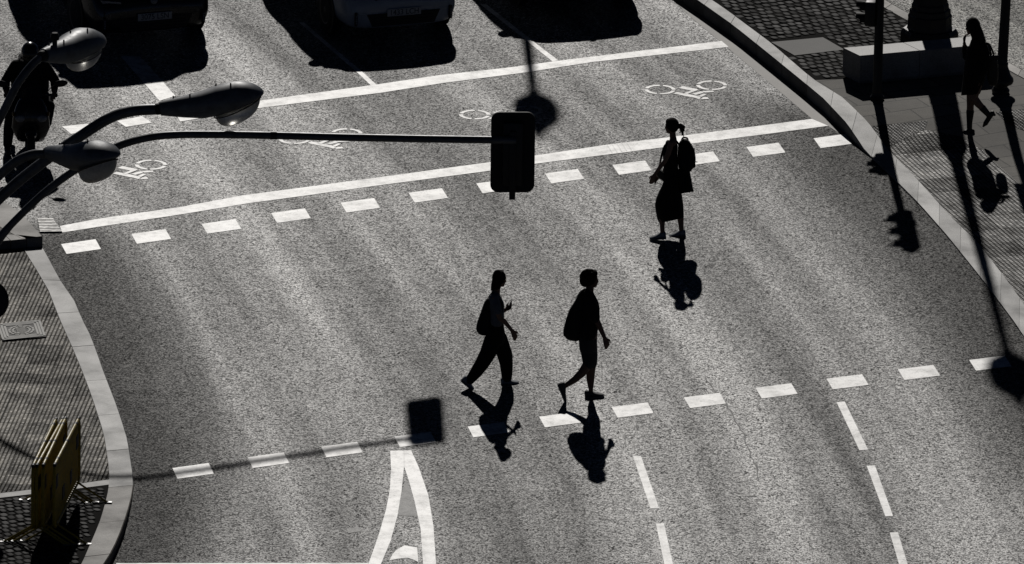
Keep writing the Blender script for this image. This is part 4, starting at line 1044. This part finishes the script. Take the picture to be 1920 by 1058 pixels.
t.loft([[Dd.J((xl+xr)/2 - math.cos(2*math.pi*k/28)*(xr-xl)/2, y_ + (6*math.cos(2*math.pi*k/28)), math.sin(2*math.pi*k/28)*hw*(1+.04*math.sin(k*1.9))) for k in range(28)] for xl, xr, y_, hw in ((116,292,470,.21),(106,284,550,.22),(98,262,620,.23),(92,242,668,.23))])
Dd.C(t, [(270,290,-.2,36),(302,390,-.24,33),(292,450,-.24,28),(252,510,-.23,24)]); Dd.C(t, [(185,290,.19,33),(150,360,.22,36),(138,362,.2,36),(128,318,.15,29),(122,285,.12,22)])
t.obj('coat', 'blackcloth', Dd.root, voxel=.008)
def boot(f, pts, heel, toe, dy, up):
    m = MB(); f.C(m, [(*p[:2], dy, p[2]) for p in pts]); h_, t_ = f.J(*heel, dy), f.J(*toe, dy); d = (t_-h_); u = Vector((up[0], 0, -up[1])).normalized()
    m.chain([h_+u*.05, h_+d*.45+u*.035, h_+d*.75+u*.022, t_+u*.016], [.036, .036, .036, .014]); m.cap(h_+u*.055, h_+u*.006, .026, .018)
    return m.obj('boot', 'leather', f.root, voxel=.006)
boot(Dd, [(165,800,34),(160,890,24),(160,930,23)], (182,985), (106,975), .09, (0, -1))
boot(Dd, [(262,772,31),(305,820,24),(318,836,23)], (362,830), (276,924), -.12, (-.75, -.55))
eyes(Dd, 136, 124, 0, .03)
hb = softpack('handbag', 'dark handbag on the shoulder of the person with long straight hair', Dd, [(318,352),(345,345),(378,360),(388,420),(390,520),(382,590),(340,606),(305,590),(296,470)], -.10, .09, 'leather', None, [[(332,352,-.2),(322,310,-.22),(312,272,-.22),(280,258,-.2)],[(352,350,-.2),(338,310,-.22),(316,268,-.22),(284,254,-.2)]])
MB().box(Dd.J(350,372,-.27), (.14, .012, .07), None, bev=.004).obj('flap', 'leather', hb)
ph = thing('smartphone', 'dark phone held to the face of the person in the dark coat', 'phone', Dd.J(122,230,.09), 'phones held by people walking')
MB().box(Dd.J(124,226,.085), (.012, .07, .145), Matrix.Rotation(R_(8), 3, 'Y'), bev=.004).obj('case', 'trim', ph); MB().box(Dd.J(124,226,.085)+Vector((.007, 0, 0)), (.003, .062, .13), Matrix.Rotation(R_(8), 3, 'Y')).obj('screen', 'glass', ph)
# ------------------------------------------------------------------ waiting cars, facing the crossing
h0, h1 = P(640, 20), P(760, 122)
HD = h1-h0; HD.z = 0; HD.normalize(); HANG = math.atan2(HD.y, HD.x) + math.pi/2      # turns local -Y (the nose) on to the way the lane runs
def text_mesh(s, size, mat, parent, loc, rot, name='lettering', sx=1.0):
    cu = bpy.data.curves.new(name, 'FONT'); cu.body = s; cu.size = size; cu.align_x = 'CENTER'; cu.align_y = 'CENTER'; cu.extrude = .001
    tmp = bpy.data.objects.new(name, cu); COL.objects.link(tmp)
    me = bpy.data.meshes.new_from_object(tmp.evaluated_get(bpy.context.evaluated_depsgraph_get()))
    bpy.data.objects.remove(tmp); me.materials.clear(); me.materials.append(MT[mat])
    o = bpy.data.objects.new(name, me); link(o, parent); o.location = loc; o.rotation_euler = rot; o.scale = (sx, 1, 1); return o
def car(label, px, W, L, H, hood, paint_, plate, style, name='car'):
    """local frame: nose at y = 0 looking along -Y, length along +Y"""
    root = thing(name, label, 'car', (0, 0, 0), 'cars waiting behind the cycle box')
    hw = W/2
    def sec(y, zb, zt, w_, edge=.10):
        pts = [(.72*w_, zb), (.93*w_, zb+.05), (1.0*w_, zb+.22), (1.0*w_, zt*.5+zb*.5), (.985*w_, zt-edge*1.6), (.93*w_, zt-edge*.5), (.80*w_, zt-.01), (.4*w_, zt+.02), (0, zt+.025)]
        full = pts + [(-x, z) for x, z in pts[-2::-1]]
        return [Vector((x, y, z)) for x, z in full]
    st = [(0.0, .34, .56, hw*.70), (.03, .24, .66, hw*.82), (.12, .20, .74, hw*.93), (.3, .19, hood-.13, hw*.98), (.7, .19, hood-.05, hw), (1.05, .19, hood+.0, hw), (1.3, .19, hood+.05, hw), (2.2, .19, hood+.08, hw), (L-1.0, .19, hood+.10, hw), (L-.3, .22, hood+.06, hw*.96), (L-.06, .3, hood-.06, hw*.86), (L, .4, hood-.2, hw*.74)]
    body = MB().loft([sec(*q) for q in st]).obj('body', paint_, root, 50); md = body.modifiers.new('sub', 'SUBSURF'); md.levels = 1; md.render_levels = 2
    # cabin
    y0, y1, y2, y3 = (1.0, 1.75, L-1.25, L-.35) if style != 'van' else (.85, 1.45, L-.5, L-.12)
    def csec(y, z, w_, zb): return [Vector(q) for q in ((-w_*1.0, y, zb), (-w_*.97, y, (z+zb)/2), (-w_*.86, y, z-.05), (-w_*.7, y, z), (0, y, z+.03), (w_*.7, y, z), (w_*.86, y, z-.05), (w_*.97, y, (z+zb)/2), (w_, y, zb))]
    zb = hood-.02; cw = hw*.985
    cs = [csec(y0, hood+.06, cw*.96, zb), csec(y0+.3, hood+.06+(H-hood)*.40, cw*.96, zb), csec(y1, H-.06, cw*.90, zb), csec(y1+.35, H-.01, cw*.88, zb), csec((y1+y2)/2+.2, H, cw*.88, zb), csec(y2, H-.06, cw*.87, zb), csec(y3, hood+.18, cw*.86, zb)]
    cabin = MB().loft(cs).obj('cabin', paint_, body, 50)
    def quad(pts, nm, off=.012):
        n = (pts[1]-pts[0]).cross(pts[2]-pts[0]).normalized(); c = sum(pts, Vector())/len(pts)
        if n.dot(c - Vector((0, L/2, hood))) < 0: n = -n
        return MB().prism([q+n*.004 for q in pts], n*off).obj(nm, 'glass', cabin, 0)
    quad([cs[0][1]*.5+cs[0][2]*.5, cs[0][6]*.5+cs[0][7]*.5, cs[2][6], cs[2][2]], 'windscreen', .02)
    for s_ in (1, 7):
        i, j = (1, 2) if s_ == 1 else (7, 6)
        a0 = cs[1]; a1 = cs[3]; a2 = cs[4]; a3 = cs[5]
        quad([a0[i], a1[j]*.85+a1[i]*.15, a2[j]*.85+a2[i]*.15, a2[i]], 'side_window'); 
        quad([a2[i]+Vector((0, .06, 0)), a2[j]*.85+a2[i]*.15+Vector((0, .06, 0)), a3[j]*.85+a3[i]*.15, a3[i]], 'side_window')
    quad([cs[5][2], cs[5][6], cs[6][6]*.4+cs[6][7]*.6, cs[6][2]*.4+cs[6][1]*.6], 'rear_window')
    # front face
    MB().prism([Vector((x, -.006, z)) for x, z in ((-hw*.62, .46), (hw*.62, .46), (hw*.52, .27), (-hw*.52, .27))], (0, .12, 0)).obj('lower_grille', 'trim', body, 0)
    m = MB()
    for k in range(4): m.box((0, -.012, .30+.045*k), (hw*1.02, .02, .012))
    m.obj('grille_bars', 'post', body)
    MB().prism([Vector((x, .035, z)) for x, z in ((-hw*.5, .68), (hw*.5, .68), (hw*.42, .62), (-hw*.42, .62))], (0, .1, 0)).obj('upper_grille', 'trim', body, 0)
    MB().lathe([(.05, 0), (.055, .01), (.03, .016), (0, .016)], Vector((0, .02, .70)), 18, (0, -1, .25)).obj('badge', 'bright', body)
    pl = MB().box((0, -.030, .47), (.52, .012, .11), bev=.004).obj('number_plate', 'plate', body)
    text_mesh(plate, .118, 'ink', pl, Vector((0, -.0375, .47)), (R_(90), 0, 0), sx=.92)
    for sg in (-1, 1):
        hl = MB().loft([[Vector((sg*hw*(.52+.0), .05, .60)), Vector((sg*hw*.52, .05, .70)), Vector((sg*hw*.52, .14, .71)), Vector((sg*hw*.52, .14, .60))], [Vector((sg*hw*.80, .10, .62)), Vector((sg*hw*.80, .10, .73)), Vector((sg*hw*.80, .26, .735)), Vector((sg*hw*.80, .26, .62))], [Vector((sg*hw*.955, .30, .67)), Vector((sg*hw*.955, .30, .75)), Vector((sg*hw*.93, .42, .755)), Vector((sg*hw*.93, .42, .67))]]).obj('headlight', 'lampglass', body, 20)
        m = MB()
        m.box((sg*hw*.80, .012, .40), (.045, .05, .20), rotz(sg*R_(24)), bev=.01); m.obj('fog_lamp_surround', 'trim', body)
        m = MB()
        for k in range(4): m.ell((sg*(hw*.80), -.015, .345+.034*k), (.013, .012, .013))
        m.obj('running_light', 'lampglass', body)
        mi = MB().ell((sg*(hw+.02), y0+.34, hood+.08), (.12, .08, .09)).obj('wing_mirror', paint_, body); MB().box((sg*(hw-.06), y0+.34, hood+.03), (.2, .06, .06)).obj('mirror_arm', 'trim', mi)
        for k in (0, 1): MB().box((sg*(hw+.004), (1.75, 2.75)[k], hood-.14), (.02, .18, .03), bev=.006).obj('door_handle', 'trim', body)
        m = MB()
        for yy in (1.32, 2.35, L-1.15): m.box((sg*hw*.999, yy, hood*.5+.12), (.012, .012, hood*.72))
        m.obj('door_gap', 'trim', body)
    for yy in (.86, L-.86):
        for sg in (-1, 1):
            ar = MB().lathe([(.375, 0), (.375, .016)], Vector((sg*(hw-.012), yy, .335)), 28, (sg, 0, 0)).obj('wheel_arch', 'trim', body, 30)
            wl = MB().lathe([(.20, -.10), (.30, -.10), (.325, -.08), (.332, -.03), (.332, .03), (.325, .08), (.30, .10), (.2, .10)], Vector((sg*(hw-.085), yy, .332)), 28, (sg, 0, 0)).obj('wheel', 'rubber', root, 40)
            MB().lathe([(.215, .085), (.215, .105), (.19, .098), (.06, .085), (.05, .10), (0, .10)], Vector((sg*(hw-.085), yy, .332)), 24, (sg, 0, 0)).obj('rim', 'alloy', wl, 30)
    MB().tube([(0, .5, hood+.03), (.0, .5, hood+.03)], .001, 3) if False else None
    if style == 'van':
        rb = MB().box((0, L*.45, H+.09), (W*.36, .16, .13), bev=.03).obj('roof_sign', 'trim', root)
    root.location = P(*px); root.rotation_euler = (0, 0, HANG)
    return root
car('dark car with a pale number plate waiting beside the scooter rider', (289, 88), 1.88, 4.7, 1.88, 1.16, 'car_black', '3075 LSN', 'van')
car('pale grey crossover car waiting in the middle of the three cars', (756, 79), 1.82, 4.36, 1.62, 1.06, 'car_white', '1433 LCH', 'suv')
c3 = car('dark low car waiting nearest the right kerb', (1106, 29), 1.80, 4.3, 1.54, 1.0, 'car_dark', '1433 LCH', 'hatch')
for o in [o for o in bpy.data.objects if o.name.startswith('lettering')]:
    r_ = o
    while r_.parent: r_ = r_.parent
    if r_ == c3: bpy.data.objects.remove(o)
# ------------------------------------------------------------------ scooter and rider
E_ = Fig(0, 60, .3403, (58, 303), 'person', 'person in dark jacket and black helmet sitting on the scooter')
E_.root['label'] = 'helmeted person in a dark jacket riding the scooter at the stop line'
g0 = E_.g
sc_ = thing('motor_scooter', 'dark motor scooter facing the crossing with its rider at the left', 'scooter', g0)
SA = R_(4); HANG = SA; hx = Vector((math.sin(SA), -math.cos(SA), 0)); sxv = Vector((-hx.y, hx.x, 0))        # forward, and the rider's left
def SP(fwd, side, z): return g0 + hx*fwd*.86 + sxv*side + Vector((0, 0, z*.88))
def wheel2(fwd, r=.26):
    n = 32; m = MB(); ring = [SP(fwd + math.cos(2*math.pi*k/n)*(r-.055), 0, r + math.sin(2*math.pi*k/n)*(r-.055)) for k in range(n)]
    m.tube(ring+[ring[0], ring[1]], .058, 12, cap=False); w_ = m.obj('wheel', 'rubber', sc_)
    MB().lathe([(.16, -.05), (.165, 0), (.16, .05), (.04, .06), (.0, .06)], SP(fwd, -.0, r), 20, sxv).obj('rim', 'alloy', w_, 30)
wheel2(.06); wheel2(-1.28)
def oval(fwd, z, wd, dp, sx_=2.6):
    out = []
    for k in range(24):
        a = 2*math.pi*k/24; c_, s_ = math.cos(a), math.sin(a)
        out.append(SP(fwd + dp*math.copysign(abs(s_)**(2/sx_), s_), wd*math.copysign(abs(c_)**(2/sx_), c_), z))
    return out
MB().loft([oval(.10, .44, .07, .10), oval(.08, .50, .09, .20), oval(.05, .56, .08, .16), oval(.03, .60, .05, .06)]).obj('front_mudguard', 'car_black', sc_, 50)
fr = MB().loft([oval(-.20, .28, .16, .05), oval(-.10, .40, .22, .08), oval(-.04, .56, .27, .12), oval(-.02, .72, .255, .15), oval(-.06, .88, .22, .13), oval(-.12, .98, .17, .09), oval(-.16, 1.03, .10, .05)]).obj('front_fairing', 'car_black', sc_, 50)
for sg in (-1, 1):
    MB().ell(SP(.10, sg*.15, .74), (.07, .035, .05), rotz(HANG)).obj('headlight', 'lampglass', fr)
    MB().ell(SP(.02, sg*.245, .80), (.02, .03, .035), rotz(HANG)).obj('indicator', 'amber', fr)
MB().loft([oval(-.16, 1.02, .16, .02, 2.2), oval(-.22, 1.16, .15, .015, 2.2), oval(-.28, 1.26, .10, .012, 2.2)]).obj('windscreen', 'glass', fr, 60)
MB().loft([oval(-.55, .28, .20, .40, 4), oval(-.55, .36, .20, .40, 4)]).obj('footboard', 'trim', sc_, 30)
MB().loft([oval(-1.2, .40, .10, .40), oval(-1.15, .52, .19, .48), oval(-1.15, .66, .21, .52), oval(-1.15, .74, .19, .52)]).obj('rear_body', 'car_black', sc_, 50)
MB().loft([oval(-1.12, .735, .17, .50), oval(-1.12, .80, .18, .52), oval(-1.14, .84, .15, .48)]).obj('seat', 'leather', sc_, 50)
MB().tube([SP(-.20, -.05, 1.0), SP(-.22, 0, 1.05), SP(-.20, .05, 1.0)], .02, 8).obj('steering_head', 'trim', sc_)
hbp = [SP(-.30, -.36, 1.0), SP(-.24, -.2, 1.04), SP(-.22, 0, 1.04), SP(-.24, .2, 1.04), SP(-.30, .36, 1.0)]
bar = MB().tube(smooth_path(hbp), .014, 8).obj('handlebar', 'trim', sc_)
for sg in (-1, 1):
    MB().tube([SP(-.30, sg*.36, 1.0), SP(-.27, sg*.25, 1.03)], .02, 10).obj('grip', 'rubber', bar)
    MB().tube([SP(-.22, sg*.31, 1.02), SP(-.23, sg*.2, 1.05)], .006, 6).obj('brake_lever', 'bright', bar)
    st = MB().tube(smooth_path([SP(-.26, sg*.22, 1.05), SP(-.24, sg*.28, 1.15), SP(-.23, sg*.36, 1.21)]), .007, 6).obj('mirror_stem', 'trim', bar)
    MB().ell(SP(-.23, sg*.42, 1.225), (.10, .025, .05), rotz(HANG) @ Matrix.Rotation(R_(-8*sg), 3, 'Y')).obj('mirror', 'trim', st)
MB().tube(smooth_path([SP(-.7, -.2, .3), SP(-1.1, -.24, .32), SP(-1.5, -.24, .36)]), [.03]*6+[.05]*7, 12).obj('exhaust', 'trim', sc_)
b = MB()
U = lambda f, s, z: SP(f, s, z)
def lim(mb, pts, rs): mb.chain([U(*q) for q in pts], rs)
b.ell(U(-.72, 0, 1.60), (.085, .10, .115), rotz(HANG)); b.ell(U(-.66, 0, 1.54), (.05, .06, .075), rotz(HANG)); b.ell(U(-.60, 0, 1.555), (.014, .016, .022))
for sg in (-1, 1): b.ell(U(-.73, sg*.085, 1.57), (.01, .02, .03))
lim(b, [(-.74, 0, 1.50), (-.78, 0, 1.40)], [.055, .06])
for sg in (-1, 1):
    lim(b, [(-.80, sg*.14, 1.34), (-.84, sg*.12, 1.18), (-.92, sg*.11, .98), (-.95, sg*.10, .92)], [.085, .115, .115, .12])
    lim(b, [(-.79, sg*.20, 1.36), (-.66, sg*.34, 1.15), (-.36, sg*.335, 1.035)], [.06, .047, .03])
    hand(b, U(-.36, sg*.335, 1.035), U(-.27, sg*.315, 1.03)-U(-.36, sg*.335, 1.035), Vector((hx.x*.2, hx.y*.2, -1)), .95, 1.0, sg)
lim(b, [(-.92, -.12, .88), (-.48, -.24, .80), (-.50, -.30, .40), (-.50, -.32, .10)], [.10, .075, .06, .04])
lim(b, [(-.92, .12, .88), (-.46, .25, .78), (-.42, .22, .52), (-.38, .19, .44)], [.10, .075, .06, .045])
b.obj('body', 'skin_dark', E_.root, voxel=VX)
t = MB()
for sg in (-1, 1):
    lim(t, [(-.80, sg*.15, 1.34), (-.84, sg*.13, 1.18), (-.92, sg*.13, .98), (-.94, sg*.12, .90)], [.11, .14, .14, .14])
    lim(t, [(-.79, sg*.20, 1.36), (-.72, sg*.28, 1.25), (-.66, sg*.345, 1.15), (-.42, sg*.335, 1.045)], [.085, .075, .068, .045])
lim(t, [(-.79, 0, 1.42), (-.82, 0, 1.2), (-.93, 0, .92)], [.09, .15, .15])
t.obj('jacket', 'blackcloth', E_.root, voxel=.009)
t = MB()
lim(t, [(-.94, -.12, .88), (-.48, -.24, .80), (-.50, -.30, .40), (-.50, -.32, .14)], [.125, .095, .08, .065]); lim(t, [(-.94, .12, .88), (-.46, .25, .78), (-.42, .22, .52), (-.38, .19, .46)], [.125, .095, .08, .065])
lim(t, [(-.95, -.1, .9), (-.95, .1, .9)], [.14, .14])
t.obj('trousers', 'navy', E_.root, voxel=.009)
for (f_, s_, z_) in ((-.54, -.32, .0), (-.42, .19, .36)):
    m = MB(); m.chain([U(f_, s_, z_+.05), U(f_+.14, s_, z_+.045), U(f_+.22, s_, z_+.035)], [.05, .045, .033]); m.cap(U(f_+.02, s_, z_+.05), U(f_+.03, s_, z_+.14), .05, .05); m.obj('shoe', 'shoe_dark', E_.root, voxel=.008)
hl = MB(); hl.ell(U(-.73, 0, 1.615), (.128, .15, .138), rotz(HANG)); hl.ell(U(-.72, 0, 1.54), (.12, .135, .10), rotz(HANG))
he = hl.obj('helmet', 'helmet', E_.root, voxel=.009)
MB().ell(U(-.655, 0, 1.60), (.115, .10, .085), rotz(HANG)).obj('visor', 'glass', he)
for sg in (-1, 1): MB().ell(U(-.648, sg*.03, 1.58), (.012, .012, .012)).obj('eye', 'eye', E_.root)
bp = thing('backpack', 'square dark backpack worn by the scooter rider', 'backpack', U(-1.05, 0, 1.0), 'backpacks people wear')
MB().box(U(-1.12, .04, 1.2), (.40, .2, .46), rotz(HANG), bev=.05).obj('main_pocket', 'pack', bp)
for sg in (-1, 1): MB().tube(smooth_path([U(-1.05, sg*.13, 1.4), U(-.84, sg*.15, 1.47), U(-.68, sg*.14, 1.36), U(-.70, sg*.16, 1.15), U(-.98, sg*.2, 1.02)]), .016, 8).obj('strap', 'pack', bp)
